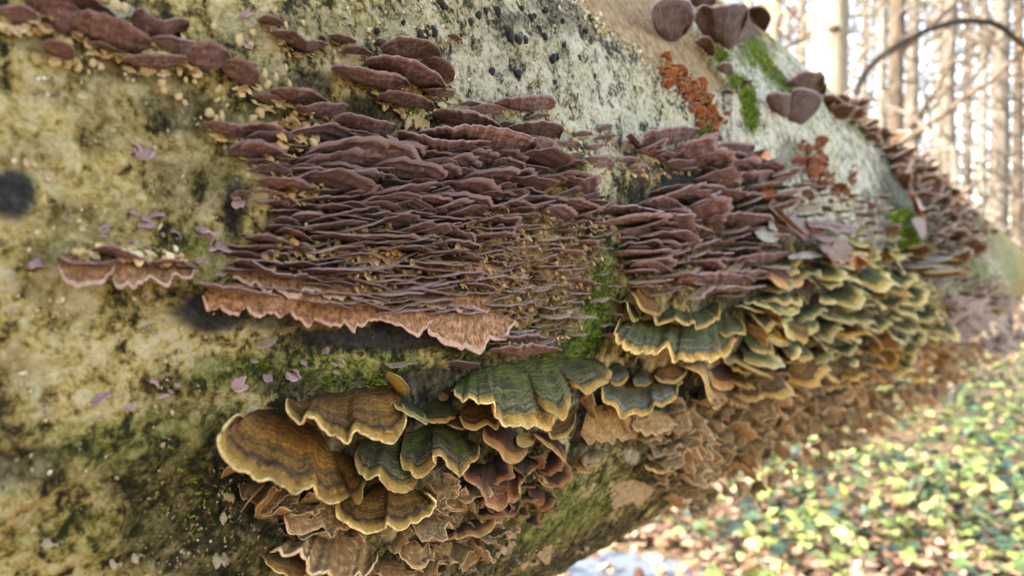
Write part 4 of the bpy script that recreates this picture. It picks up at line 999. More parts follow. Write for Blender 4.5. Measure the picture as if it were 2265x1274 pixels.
T('brown', [(652, 885), (700, 873), (750, 861), (800, 853), (850, 847), (880, 866)], [(636, 876), (642, 900), (668, 924), (680, 905), (697, 914), (725, 948), (750, 953), (768, 974), (780, 950), (796, 950), (840, 958), (868, 971), (882, 952), (897, 940), (899, 920), (890, 900)], 'ruffled brown fan with a pale torn rim above the biggest brown fan', 22)
T('dome', [(862, 848), (872, 864), (884, 874)], [(852, 832), (860, 823), (886, 835), (904, 858), (902, 874)], 'upturned tan curl at the top right of the ruffled brown fan', 12)
T('lime', [(878, 882), (906, 886), (926, 896)], [(868, 893), (884, 905), (902, 912), (930, 930), (945, 938), (942, 918)], 'narrow yellow-rimmed tongue under the upturned tan curl', 15)
T('green', [(920, 905), (950, 885), (990, 886), (1006, 900)], [(935, 925), (955, 935), (985, 934), (1010, 920)], 'mossy green lobe between the brown and the green fans', 12)
T('green', [(895, 952), (945, 936), (1000, 948), (1042, 975)], [(886, 1005), (897, 1022), (916, 1038), (946, 1036), (961, 1022), (955, 1003), (985, 1016), (1000, 1043), (1015, 1048), (1035, 1031), (1043, 1010), (1063, 1004), (1057, 986)], 'dark green fan with tan scalloped rim right of the brown group', 21)
T('brown', [(1026, 897), (1045, 880), (1076, 885), (1092, 897)], [(1016, 922), (1030, 940), (1050, 946), (1076, 934), (1100, 950), (1103, 930), (1094, 910)], 'tan double lobe tucked under the left of the big green fan', 14)
T('brown', [(985, 920), (1005, 915), (1030, 925)], [(982, 936), (1004, 946), (1022, 951), (1042, 941)], 'small tan lip left of the tan double lobe', 10)
T('dome', [(972, 868), (982, 866), (990, 872)], [(968, 875), (974, 884), (986, 884), (993, 876)], 'little tan ball left of the big green fan', 6)
T('orange', [(1078, 937), (1112, 935), (1142, 950), (1162, 970)], [(1068, 947), (1074, 976), (1100, 997), (1120, 1024), (1146, 1022), (1164, 1002), (1168, 985)], 'dark cup with a bright orange rim under the green fan', 16)
T('dome', [(1148, 957), (1166, 954), (1180, 957)], [(1142, 966), (1145, 982), (1160, 988), (1180, 980), (1184, 962)], 'smooth orange-tan knob beside the dark orange-rimmed cup', 10)
T('orange', [(1186, 952), (1216, 956), (1246, 976)], [(1179, 961), (1196, 973), (1215, 988), (1236, 1007), (1252, 1022), (1254, 990)], 'orange wavy bracket right of the smooth knob', 13)
T('russet', [(1040, 1026), (1090, 1010), (1140, 1004), (1182, 1010)], [(1024, 1047), (1045, 1064), (1068, 1066), (1080, 1102), (1105, 1120), (1126, 1107), (1151, 1094), (1148, 1074), (1167, 1050), (1197, 1022)], 'dark red-brown cup with a russet rim hanging low', 18)
T('russet', [(1112, 1108), (1130, 1104), (1146, 1106)], [(1108, 1120), (1120, 1142), (1140, 1140), (1149, 1114)], 'small russet shell just below the dark red-brown cup', 10)
T('orange', [(990, 1162), (1030, 1146), (1072, 1136)], [(980, 1177), (995, 1188), (1020, 1185), (1060, 1183), (1090, 1168), (1100, 1142)], 'orange-brown ribbed bracket low beneath the red-brown cup', 13)
for b, r, lab, kd in [
    ([(1215, 1015), (1235, 1010), (1252, 1018)], [(1212, 1028), (1225, 1040), (1245, 1040), (1256, 1028)], 'tan curl right of the dark red-brown cup, uppermost', 'tan'),
    ([(1195, 1045), (1218, 1040), (1238, 1050)], [(1190, 1060), (1208, 1076), (1230, 1078), (1242, 1062)], 'tan curl right of the dark red-brown cup, middle', 'tan'),
    ([(1165, 1065), (1180, 1060), (1200, 1072)], [(1168, 1085), (1180, 1110), (1200, 1118), (1208, 1095)], 'russet pointed bracket below the tan curls', 'russet'),
    ([(1185, 1085), (1205, 1082), (1218, 1095)], [(1182, 1118), (1200, 1132), (1222, 1122), (1228, 1105)], 'russet ragged bracket lowest on the right of the red-brown cup', 'russet'),
    ([(985, 1085), (1010, 1080), (1030, 1090)], [(980, 1110), (1000, 1132), (1025, 1128), (1036, 1108)], 'wrinkled tan lump left under the red-brown cup', 'fuzzy'),
    ([(945, 1085), (965, 1078), (985, 1090)], [(950, 1120), (965, 1140), (985, 1138), (992, 1115)], 'wrinkled grey-tan lump right of the two-lobed fan', 'fuzzy'),
    ([(905, 1145), (930, 1135), (960, 1140)], [(905, 1165), (925, 1180), (955, 1178), (968, 1158)], 'woolly tan lump under the golden two-lobed rim', 'fuzzy'),
    ([(1060, 1120), (1090, 1118), (1110, 1125)], [(1058, 1145), (1075, 1160), (1100, 1160), (1116, 1142)], 'brown crumpled bracket between the red cup and the ribbed one', 'fuzzy'),
    ([(960, 1195), (990, 1190), (1020, 1195)], [(955, 1220), (975, 1245), (1005, 1248), (1028, 1222)], 'dull tan shell at the bottom edge of the bracket group', 'fuzzy'),
    ([(1000, 1205), (1040, 1195), (1068, 1200)], [(1005, 1238), (1030, 1255), (1058, 1240), (1074, 1215)], 'dull tan shell nearest the bottom edge right of the group', 'fuzzy'),
    ([(830, 1240), (870, 1235), (910, 1250)], [(828, 1262), (860, 1282), (895, 1284), (918, 1268)], 'woolly tan bracket cut by the bottom edge', 'fuzzy'),
    ([(720, 1268), (760, 1276), (790, 1268)], [(722, 1290), (755, 1302), (790, 1292)], 'tan rim just showing at the bottom edge', 'tan')]:
    T(kd, b, r, lab)
# big green fan with its lobes
T('brown', [(1220, 926), (1245, 910), (1264, 900)], [(1211, 950), (1222, 968), (1250, 964), (1267, 946), (1275, 915)], 'wide tan lip below the right of the big green fan', 12)
T('tan', [(1255, 915), (1262, 935), (1268, 945)], [(1240, 945), (1248, 958), (1262, 968), (1274, 940)], 'small brown pointed lobe under the wide tan lip', 8)
T('green', [(1010, 845), (1050, 814), (1100, 799), (1160, 793), (1205, 798)], [(1000, 861), (1005, 882), (1022, 882), (1050, 872), (1062, 886), (1080, 890), (1100, 908), (1130, 930), (1165, 940), (1196, 938), (1216, 950), (1228, 930), (1218, 900)], 'biggest green fan with dark bands and a tan scalloped rim', 25)
T('green', [(1150, 794), (1200, 786), (1250, 784)], [(1188, 886), (1200, 898), (1226, 909), (1246, 927), (1257, 915), (1264, 880), (1260, 862)], 'middle green lobe laid over the biggest green fan', 25)
T('green', [(1200, 785), (1250, 781), (1312, 789)], [(1262, 846), (1280, 864), (1305, 870), (1322, 852), (1346, 840), (1352, 821), (1337, 806)], 'right green lobe of the big green fan, pointing at the seam', 22)
# right green group
T('blue', [(1340, 842), (1380, 836), (1430, 835), (1470, 830), (1502, 825)], [(1331, 856), (1340, 877), (1360, 884), (1375, 902), (1384, 917), (1406, 914), (1433, 914), (1446, 897), (1476, 892), (1496, 872), (1501, 852), (1517, 838)], 'blue-grey banded fan lowest in the green group', 20)
T('blue', [(1350, 806), (1366, 795), (1382, 806)], [(1346, 836), (1355, 850), (1375, 850), (1389, 836), (1387, 816)], 'rounded grey-green lobe left above the blue-grey fan', 13)
T('blue', [(1405, 821), (1422, 812), (1442, 825)], [(1397, 839), (1406, 850), (1426, 853), (1447, 843)], 'small banded lobe in the middle above the blue-grey fan', 11)
T('brown', [(1460, 808), (1486, 797), (1510, 810)], [(1446, 831), (1460, 842), (1490, 846), (1517, 826), (1516, 815)], 'brown domed lobe with tan rim right above the blue-grey fan', 14)
T('green', [(1375, 709), (1410, 700), (1460, 707), (1510, 713), (1560, 704), (1605, 702), (1626, 710)], [(1362, 720), (1364, 742), (1368, 755), (1382, 767), (1415, 773), (1460, 768), (1479, 766), (1486, 778), (1495, 791), (1520, 792), (1550, 797), (1585, 792), (1609, 780), (1631, 750), (1634, 733)], 'widest striped green fan with a bright tan rim', 26)
T('green', [(1575, 712), (1600, 702), (1626, 700)], [(1588, 737), (1610, 744), (1630, 737), (1649, 740), (1648, 722), (1634, 706)], 'small green lobe on the right of the widest striped fan', 17)
T('green', [(1455, 687), (1490, 680), (1520, 686), (1550, 682), (1572, 668)], [(1440, 701), (1460, 708), (1480, 703), (1515, 712), (1530, 709), (1550, 720), (1576, 714), (1592, 697), (1599, 685), (1594, 669)], 'upper striped green band curling up at its right end', 19)
T('brown', [(1408, 636), (1432, 644), (1454, 664)], [(1395, 645), (1403, 657), (1420, 682), (1440, 692), (1462, 695), (1466, 684)], 'thick tan-rimmed brown ribbon at the top left of the green group', 14)
T('lime', [(1382, 664), (1402, 674), (1415, 690)], [(1365, 673), (1385, 666), (1389, 690), (1400, 712), (1414, 707)], 'yellow curled tongue at the left edge of the green group', 12)
T('lime', [(1640, 668), (1670, 668), (1692, 674)], [(1622, 679), (1640, 681), (1660, 686), (1690, 692), (1694, 680)], 'flat lime-rimmed lobe left under the bright green one', 15)
T('lime', [(1660, 657), (1700, 651), (1738, 656)], [(1645, 668), (1680, 677), (1720, 692), (1742, 699), (1762, 692), (1767, 680), (1757, 666)], 'bright green lobe highest in the green group', 20)
T('under', [(1685, 690), (1702, 702), (1716, 714)], [(1678, 675), (1700, 678), (1720, 690), (1732, 726), (1717, 722)], 'orange-tan underside folded below the bright green lobe', 12)
T('lime', [(1745, 700), (1770, 699), (1797, 702)], [(1728, 706), (1740, 732), (1755, 752), (1780, 740), (1800, 737), (1813, 726), (1811, 712)], 'folded green wedge with a wide yellow edge, right of the green group', 17)
T('green', [(1640, 742), (1660, 730), (1686, 736)], [(1655, 770), (1680, 778), (1700, 783), (1713, 784), (1708, 765), (1693, 745)], 'banded green lobe right of the widest striped fan', 17)
T('green', [(1618, 778), (1650, 770), (1686, 785)], [(1614, 815), (1640, 824), (1665, 820), (1692, 802), (1694, 806)], 'dark green lobe hanging below the widest striped fan', 17)
T('blue', [(1610, 772), (1620, 772), (1628, 780)], [(1600, 782), (1605, 800), (1620, 806), (1630, 795)], 'small dark rounded lobe at the left of the dark green one', 10)
T('dome', [(1708, 731), (1726, 724), (1742, 728)], [(1700, 745), (1706, 757), (1730, 767), (1752, 757), (1748, 736)], 'smooth tan dome, upper one right of the green lobes', 14)
T('dome', [(1735, 758), (1756, 756), (1770, 762)], [(1728, 766), (1745, 790), (1766, 788), (1776, 770)], 'smooth tan dome, lower one right of the green lobes', 13)
T('tan', [(1532, 800), (1560, 800), (1578, 822), (1600, 862)], [(1507, 808), (1530, 813), (1550, 826), (1563, 852), (1569, 882), (1586, 897), (1607, 887), (1612, 876)], 'drooping tan-edged tongue below the widest striped fan', 16)
T('orange', [(1580, 806), (1600, 800), (1620, 810)], [(1569, 823), (1580, 852), (1600, 862), (1622, 856), (1627, 830)], 'dark cup with tan rim right of the drooping tongue', 13)
T('orange', [(1655, 840), (1670, 825), (1687, 824)], [(1648, 856), (1660, 882), (1680, 882), (1700, 866), (1703, 845), (1694, 830)], 'dark curled cup second right of the drooping tongue', 13)
T('torn', [(1300, 902), (1340, 895), (1390, 905), (1412, 925)], [(1288, 967), (1310, 980), (1350, 980), (1390, 977), (1422, 957)], 'torn tan sheet of old pores hanging under the blue-grey fan', 10, 2)
T('torn', [(1412, 905), (1440, 905), (1475, 915)], [(1395, 940), (1430, 955), (1470, 950), (1500, 935)], 'ragged tan sheet right of the torn pore sheet', 12, 2)
T('tan', [(1297, 995), (1320, 988), (1340, 995)], [(1284, 1017), (1300, 1030), (1325, 1027), (1346, 1007)], 'ribbed tan shell alone on the bark, upper one of two', 14)
T('tan', [(1283, 1016), (1298, 1015), (1312, 1024)], [(1274, 1027), (1285, 1044), (1305, 1046), (1317, 1032)], 'ribbed tan shell alone on the bark, lower one of two', 12)
T('brown', [(1440, 1018), (1475, 1005), (1508, 1012)], [(1424, 1028), (1445, 1038), (1480, 1042), (1512, 1028)], 'brown ribbed shell sheltered under the tan mass', 16)
T('orange', [(1690, 565), (1730, 570), (1765, 590)], [(1692, 605), (1720, 630), (1745, 640), (1775, 628), (1782, 605)], 'dark hollow turkey tail with a thin yellow rim below the long blade', 20)

# pale crusts and flecks on the bark
for k, (b, r, lab) in enumerate([
    ([(1345, 1070), (1385, 1062), (1430, 1068), (1450, 1085)], [(1350, 1100), (1358, 1128), (1390, 1112), (1420, 1118), (1448, 1100)], 'large tan crust with a ragged lower edge on the mossy bark'),
    ([(1375, 1000), (1400, 992), (1415, 1000)], [(1370, 1015), (1385, 1022), (1400, 1030), (1412, 1018)], 'whitish crust fleck above the large tan crust'),
    ([(1275, 1090), (1300, 1072), (1325, 1070)], [(1272, 1106), (1295, 1098), (1328, 1085)], 'pale crust between the two shells and the large tan crust'),
    ([(1120, 1185), (1140, 1162), (1168, 1160)], [(1122, 1195), (1150, 1182), (1166, 1170)], 'pale crust strip on olive bark below the russet brackets'),
    ([(1098, 1220), (1120, 1205), (1140, 1198)], [(1096, 1232), (1125, 1222), (1145, 1206)], 'lower pale crust strip on olive bark'),
    ([(1182, 1225), (1205, 1212), (1222, 1208)], [(1190, 1232), (1212, 1245), (1220, 1226)], 'star-shaped crust near the bottom rim of the log'),
    ([(1150, 1250), (1175, 1242), (1190, 1238)], [(1150, 1258), (1175, 1254), (1192, 1244)], 'thin crust strip beside the star-shaped crust'),
    ([(1272, 1222), (1290, 1214), (1300, 1206)], [(1272, 1228), (1292, 1222), (1304, 1210)], 'narrow crust on the bottom rim of the log'),
    ([(466, 1238), (478, 1221), (487, 1232), (498, 1225), (508, 1234)], [(470, 1243), (478, 1257), (488, 1246), (499, 1254), (510, 1240)], 'whitish crust on dark mossy bark at the lower left'),
    ([(484, 1146), (494, 1132), (502, 1140), (513, 1134)], [(487, 1151), (496, 1158), (504, 1148), (515, 1144)], 'small whitish crust left of the hanging tan tongues'),
    ([(494, 1094), (508, 1090), (520, 1094)], [(496, 1104), (510, 1110), (522, 1102)], 'faint crust just under the curled tan tongue'),
    ([(84, 1204), (104, 1190), (118, 1200), (142, 1192)], [(90, 1208), (108, 1216), (122, 1206), (146, 1202)], 'blurred white crust at the lower left'),
    ([(240, 1248), (250, 1234), (258, 1244), (270, 1238)], [(244, 1254), (252, 1263), (260, 1252), (272, 1246)], 'white crust near the bottom edge on the left'),
    ([(286, 1234), (298, 1222), (306, 1230), (318, 1222)], [(290, 1240), (300, 1246), (308, 1236), (322, 1230)], 'small pale crust right of the bottom left white crust'),
    ([(1230, 300), (1240, 290), (1262, 292)], [(1236, 322), (1250, 316), (1268, 306)], 'white crust between the left cluster and the loose ovals'),
    ([(216, 60 - 40), (250, 8), (298, 18)], [(222, 36), (260, 40), (300, 34)], 'blurred white crust above the top left band')]):
    T('white' if 'whit' in lab else 'crust', b, r, lab, 0.7)

# dead leaves
def leaf_thing(label, sheets):
    root = None
    for kind, b, r, H, h0 in sheets:
        P, Nf, t, vm, mats, side, w = traced_pieces(kind, b, r, H, h0, len(b) + int(b[0][0]))
        t = t * 0.6
        if root is None:
            loc = P[P.shape[0] // 2, 0].copy(); root = empty('dead_leaf', tuple(loc)); tag(root, label, 'dead leaf', 'dead leaves caught on the log')
        put('leaf_fold', single_mesh('leaf_fold', make_meshes('m', P - loc, Nf, t, vm)), mats, root)
    return root
leaf_thing('curled purplish dead leaf lying across the right cluster', [
    ('leaf', [(1712, 436), (1728, 462), (1756, 478), (1784, 487), (1797, 512)], [(1698, 455), (1712, 470), (1726, 484), (1752, 511), (1784, 536)], 22, 16),
    ('leaf', [(1698, 462), (1720, 490), (1748, 512), (1768, 530)], [(1716, 446), (1732, 470), (1760, 496), (1786, 524)], 26, 14),
    ('leafr', [(1686, 418), (1688, 440), (1698, 452)], [(1706, 412), (1712, 430), (1710, 445)], 20, 12),
    ('leaf', [(1784, 487), (1827, 489), (1862, 494), (1896, 503)], [(1792, 500), (1830, 508), (1860, 516), (1892, 516)], 27, 18),
    ('leaf', [(1790, 518), (1832, 511), (1876, 520), (1892, 514)], [(1784, 494), (1828, 496), (1864, 502), (1894, 506)], 24, 15),
    ('leafr', [(1790, 500), (1806, 503), (1820, 506)], [(1796, 512), (1810, 512), (1824, 512)], 21, 18),
    ('leaf', [(1795, 516), (1826, 515), (1857, 519)], [(1800, 528), (1828, 536), (1853, 534)], 28, 20),
    ('leaf', [(1798, 524), (1826, 530), (1853, 530)], [(1812, 542), (1824, 560), (1838, 556)], 25, 19),
    ('leaf', [(1853, 528), (1872, 534), (1894, 556)], [(1826, 560), (1850, 590), (1878, 576)], 25, 22),
    ('leafr', [(1892, 556), (1909, 558), (1921, 580)], [(1866, 584), (1890, 594), (1913, 594)], 20, 18)])
leaf_thing('bleached grey scrap of leaf wedged left under the curled leaf', [
    ('leafw', [(1668, 512), (1690, 505), (1705, 500), (1728, 520)], [(1676, 524), (1692, 535), (1712, 536), (1730, 524)], 20, 14),
    ('leafw', [(1698, 500), (1702, 488), (1712, 494)], [(1700, 506), (1712, 510), (1722, 512)], 20, 16)])
leaf_thing('bleached leaf edge lying on the long pale-rimmed blade', [
    ('leafw', [(1742, 566), (1782, 556), (1826, 560)], [(1748, 574), (1790, 572), (1824, 568)], 22, 16)])
leaf_thing('glossy orange leaf tip sticking out of the right cluster', [
    ('leafo', [(1684, 342), (1692, 334), (1702, 338)], [(1682, 348), (1696, 352), (1709, 348)], 20, 16),
    ('leafr', [(1650, 350), (1668, 340), (1686, 336)], [(1652, 354), (1670, 350), (1686, 350)], 16, 12)])
leaf_thing('hanging rust-brown leaf at the far right among the brown shelves', [
    ('leafr', [(2008, 424), (2016, 440), (2022, 462), (2034, 488)], [(2020, 422), (2026, 440), (2034, 462), (2048, 482)], 30, 20),
    ('leafr', [(2024, 436), (2034, 444), (2040, 458)], [(2030, 462), (2040, 466), (2050, 462)], 30, 24),
    ('leaf', [(2016, 486), (2030, 480), (2046, 484)], [(2030, 516), (2042, 530), (2050, 516)], 30, 24)])

# ------------------------------------------------------------------ brackets grown in masses: a small library of shapes, copied one by one
lib_rng = np.random.default_rng(5)

def shelf_grid(rg, L, lobes, ruffle, droop, nu, nv, wide=0.8, taper=0.7):
    """unit-wide fan: x along the log, y outwards, z up; attached along y = 0"""
    u = np.linspace(-1, 1, nu); v = np.linspace(0, 1, nv)
    sd = rg.uniform(0, 50)
    prof = np.clip(np.cos(u * math.pi / 2 * 0.985), 0, 1) ** taper
    lob = 1 + lobes * (fbm(np.stack([(u + 1) * 3 + sd, u * 0, u * 0], 1), 2, 2) - 0.5) * 2 + 0.17 * (fbm(np.stack([(u + 1) * 9 + sd, u * 0, u * 0], 1), 2, 4) - 0.5)
    skew = rg.normal(0, 0.08)
    rim = np.stack([0.5 * np.sin(u * math.pi / 2) * (1 + 0.1 * (lob - 1)) + skew * prof * L, L * prof * lob, u * 0], 1)
    bas = np.stack([0.5 * wide * u, -0.06 + 0 * u, u * 0], 1)
    P = bas[:, None] * (1 - v)[None, :, None] + rim[:, None] * v[None, :, None]
    fold = fbm(np.stack([(u + 1) * 4 + sd, u * 0 + 3, u * 0], 1), 3, 6) - 0.5
    und = np.sin((u + rg.uniform(0, 2)) * rg.uniform(1.5, 3.2))
    P[..., 2] += ruffle * (0.5 * fold[:, None] * v[None, :] + 0.35 * und[:, None] * v[None, :] ** 1.5) * 1.0
    P[..., 2] += -droop * v[None, :] ** 2 * L + rg.normal(0, .05) * P[..., 0]
    P[..., 2] += 0.012 * np.sin(v[None, :] * 20 + sd + 2 * fold[:, None])
    return P, u, v

def proto(face_side, mats, th, vm, **kw):
    rg = lib_rng
    P, u, v = shelf_grid(rg, kw['L'] * rg.uniform(0.8, 1.2), kw['lobes'], kw['ruffle'], kw['droop'] * rg.uniform(0.5, 1.5), kw.get('nu', 22), kw.get('nv', 8), kw.get('wide', .8), kw.get('taper', .7))
    N = grid_normals(P, np.broadcast_to([0, 0, 1.0], P.shape))
    t = th * (0.35 + 0.65 * (1 - v[None, :]) ** 0.6) * np.clip((1 - np.abs(u))[:, None] * 10 + 0.08, 0, 1)
    pcs = make_meshes('m', P, N, t, vm)
    parts = [(nm, mesh_np(nm, V_, F_, True, U_), m) for (V_, F_, U_), nm, m in zip(pcs, ('cap', 'margin', 'pore_surface'), mats)]
    for _, me_, m in parts: me_.materials.append(m)
    one = single_mesh('bracket', pcs)
    for m in mats: one.materials.append(m)
    return dict(parts=parts, one=one, pcs=pcs)

LIB = {
    'violet': [proto('pore', (M_VC, M_VM, M_VP), 0.032, 0.94, L=0.46, lobes=0.20, ruffle=0.115, droop=0.02, taper=0.42, nu=26, nv=13) for _ in range(18)],
    'mauve':  [proto('pore', (M_VC, M_VM, M_VP), 0.07, 0.86, L=0.62, lobes=0.25, ruffle=0.2, droop=0.1, taper=0.6) for _ in range(8)],
    'green':  [proto('cap', (M_TG, M_MT, M_TP), 0.05, 0.80, L=0.75, lobes=0.28, ruffle=0.30, droop=0.15, nu=30, nv=10) for _ in range(7)],
    'lime':   [proto('cap', (M_TY, M_MY, M_TP), 0.05, 0.78, L=0.75, lobes=0.30, ruffle=0.34, droop=0.15, nu=30, nv=10) for _ in range(8)],
    'brown':  [proto('cap', (M_TB, M_MT, M_TP), 0.05, 0.80, L=0.78, lobes=0.30, ruffle=0.34, droop=0.2, nu=30, nv=10) for _ in range(7)],
    'dark':   [proto('cap', (M_TR, M_MO, M_TP), 0.05, 0.78, L=0.75, lobes=0.30, ruffle=0.36, droop=0.15, nu=30, nv=10) for _ in range(6)],
    'slate':  [proto('cap', (M_TGY, M_VC, M_BR), 0.05, 0.86, L=0.70, lobes=0.20, ruffle=0.22, droop=0.05, nu=26, nv=9) for _ in range(4)],
    'ragged': [proto('cap', (M_UM, M_UP, M_UP), 0.04, 0.76, L=0.62, lobes=0.6, ruffle=0.8, droop=-0.35, nu=30, nv=9, wide=0.7, taper=0.5) for _ in range(14)],
    'shelf':  [proto('cap', (M_BR, M_PK, M_BR), 0.05, 0.90, L=0.45, lobes=0.35, ruffle=0.28, droop=0.05, nu=24, nv=8) for _ in range(9)],
    'pinky':  [proto('cap', (M_PK, M_PK, M_BR), 0.06, 0.84, L=0.75, lobes=0.35, ruffle=0.40, droop=0.2, nu=22, nv=8) for _ in range(6)],
    'lilac':  [proto('cap', (M_LP, M_LP, M_LP), 0.26, 0.84, L=0.62, lobes=0.22, ruffle=0.42, droop=0.35, nu=18, nv=7) for _ in range(6)],
    'cup':    [proto('cap', (M_OR, M_OR, M_OR), 0.06, 0.84, L=0.70, lobes=0.18, ruffle=0.55, droop=-0.35, nu=20, nv=7) for _ in range(7)],
    'russet': [proto('cap', (M_TR, M_MR, M_UP), 0.05, 0.72, L=0.65, lobes=0.28, ruffle=0.55, droop=0.1, nu=26, nv=9) for _ in range(6)],
    'rcup':   [proto('cap', (M_RU, M_RU, M_RU), 0.06, 0.84, L=0.70, lobes=0.22, ruffle=0.65, droop=-0.2, nu=20, nv=7) for _ in range(7)],
}

def frame(a, ph, tilt, yaw, roll, down=0.0):
    """axes of a bracket at a place on the log: x along it, y outwards, z up"""
    n = -sv * math.cos(ph) + uv_ * math.sin(ph)
    o = -sv * math.cos(tilt) + uv_ * math.sin(tilt)
    o = o + 0.35 * n
    o = o / np.linalg.norm(o)
    x = -dv
    z = np.cross(x, o); z /= np.linalg.norm(z)
    Mx = Matrix(((x[0], o[0], z[0]), (x[1], o[1], z[1]), (x[2], o[2], z[2])))
    return Mx @ Matrix.Rotation(yaw, 3, 'Z') @ Matrix.Rotation(roll, 3, 'Y')

def darts(poly, dx, dy, n, rg, avoid=(), grow=None):
    xs = [p[0] for p in poly]; ys = [p[1] for p in poly]; pts = []
    for _ in range(n * 60):
        x = rg.uniform(min(xs), max(xs)); y = rg.uniform(min(ys), max(ys))
        if not inpoly(x, y, poly): continue
        s = grow(x, y) if grow else 1.0
        if any(((x - q[0]) / (dx * s)) ** 2 + ((y - q[1]) / (dy * s)) ** 2 < 1 for q in pts): continue
        if any(inpoly(x, y, a) for a in avoid): continue
        pts.append((x, y))
        if len(pts) >= n: break
    return pts

OUT = [o for _, o in TRACED]
def shrink(poly, k=0.72):
    c = poly.mean(0); return [tuple(c + (p - c) * k) for p in poly]
AVOID = [shrink(o) for o in OUT]

LEFTOVER = {}
COUNT = {'violet_bracket': sum(1 for o, _ in TRACED if o.name.startswith('violet_bracket')),
         'turkey_tail': sum(1 for o, _ in TRACED if o.name.startswith('turkey_tail'))}
def place(kind, name, pts, rg, width, tilt, label, group, cat='bracket fungus', yaw=0.25, roll=0.14, cap_=290, h=0.0, labelf=None, lib=None):
    if not pts: return
    P, A, PH = hit(np.array(pts), h)
    recs = []
    for (x, y), p, a, ph in zip(pts, P, A, PH):
        w = width(x, y) * float(np.clip(math.exp(rg.normal(0, 0.30)), 0.5, 1.3))
        dep = np.linalg.norm(p - CAMP)
        recs.append((w / dep * FPX, x, y, p, a, ph, w))
    recs.sort(key=lambda r: -r[0])
    for (wp, x, y, p, a, ph, w) in recs:
        kk = kind(x, y, rg) if callable(kind) else kind
        pr = LIB[kk][rg.integers(len(LIB[kk]))]
        tl = tilt(x, y, ph) if callable(tilt) else tilt
        R = frame(a, ph, tl + rg.normal(0, 0.10), rg.normal(0, yaw), rg.normal(0, roll))
        M4 = Matrix.Translation(Vector(p)) @ (R @ Matrix.Diagonal((w, w * rg.uniform(0.65, 1.35), w))).to_4x4()
        if COUNT.get(name, 0) >= cap_:
            J = LEFTOVER.setdefault(name + '|' + kk, [[], [], [], [], 0, kk])
            Mn = np.array(M4)
            for k, (V_, F_, U_) in enumerate(pr['pcs']):
                J[0].append(V_ @ Mn[:3, :3].T + Mn[:3, 3]); J[1].append(F_ + J[4]); J[2].append(U_); J[3].append(np.full(len(F_), k)); J[4] += len(V_)
            continue
        COUNT[name] = COUNT.get(name, 0) + 1
        if wp > 46:
            o = empty(name, (0, 0, 0)); o.matrix_world = M4
            for nm, me_, m in pr['parts']:
                c = bpy.data.objects.new(nm, me_); COL.objects.link(c); c.parent = o
        else:
            o = bpy.data.objects.new(name, pr['one']); COL.objects.link(o); o.matrix_world = M4
        lb = labelf(x, y, rg, kk) if labelf else label
        tag(o, lb, cat, group)

rg = np.random.default_rng(2024)
def where(x, y, rows):
    for poly, s in rows:
        if inpoly(x, y, poly): return s
    return None

# violet shelves, left cluster
V1 = [(545, 300), (640, 320), (760, 300), (880, 345), (1100, 345), (1225, 352), (1310, 420), (1325, 490), (1305, 560), (1265, 640), (1262, 735), (1215, 772), (1100, 775), (1085, 700), (960, 690), (860, 690), (700, 660), (560, 630), (510, 560), (640, 480), (555, 430)]
def lab_v1(x, y, rg, k):
    row = 'topmost' if y < 400 else 'upper' if y < 470 else 'middle' if y < 540 else 'lower' if y < 620 else 'lowest'
    col = 'ragged left side' if x < 690 else 'left half' if x < 880 else 'centre' if x < 1070 else 'right half' if x < 1190 else 'seam side'
    return f'violet-edged shelf in the {row} rows, {col} of the left cluster'
w1 = lambda x, y: 0.0165 if y < 480 else 0.0155
p1 = darts(V1, 43, 14, 400, rg, AVOID, lambda x, y: (1.25 if x < 690 else 1.0) * (1.0 if y < 450 else 0.88) * (0.8 if x > 1080 and y > 480 else 1.0))
place('violet', 'violet_bracket', p1, rg, lambda x, y: (0.015 if x < 690 else 0.0235 if y < 470 else 0.0195) * (0.72 if x > 1080 and y > 480 else 1.0), lambda x, y, ph: 0.05 + 0.30 * ss(640, 380, y), '', 'violet bracket fungi on the log', labelf=lab_v1, yaw=0.17, roll=0.08)
# right cluster
V2 = [(1400, 330), (1500, 345), (1600, 352), (1690, 350), (1718, 440), (1700, 520), (1690, 580), (1680, 640), (1560, 660), (1400, 645), (1378, 560), (1370, 470), (1450, 425), (1560, 400), (1480, 365)]
def lab_v2(x, y, rg, k):
    row = 'upper' if y < 430 else 'middle' if y < 530 else 'dark lower'
    col = 'seam side' if x < 1470 else 'centre' if x < 1580 else 'leaf side'
    return f'violet-brown shelf in the {row} rows, {col} of the right cluster'
p2 = darts(V2, 42, 14, 180, rg, AVOID)
place('violet', 'violet_bracket', p2, rg, lambda x, y: 0.036, lambda x, y, ph: 0.06 + 0.26 * ss(640, 400, y), '', 'violet bracket fungi on the log', labelf=lab_v2, yaw=0.22, roll=0.10)
# loose ones along the seam
p3 = darts([(1290, 380), (1345, 420), (1372, 560), (1390, 700), (1375, 735), (1340, 730), (1290, 640), (1320, 520)], 34, 26, 16, rg, AVOID)
place('mauve', 'violet_bracket', p3, rg, lambda x, y: 0.0095, lambda x, y, ph: 0.0, 'tiny mauve bracket on the mossy seam between the two clusters', 'violet bracket fungi on the log')
p4 = darts([(1700, 395), (1790, 400), (1870, 470), (1860, 500), (1720, 480)], 34, 14, 22, rg, AVOID)
place('violet', 'violet_bracket', p4, rg, lambda x, y: 0.030, lambda x, y, ph: 0.05, 'blurred mauve bracket on pale bark behind the curled dead leaf', 'violet bracket fungi on the log')
p5 = darts([(1880, 430), (1955, 430), (1965, 530), (1890, 540)], 26, 12, 18, rg, AVOID)
place('violet', 'violet_bracket', p5, rg, lambda x, y: 0.035, lambda x, y, ph: 0.05, 'faint mauve bracket on pale bark left of the bright moss tuft', 'violet bracket fungi on the log')

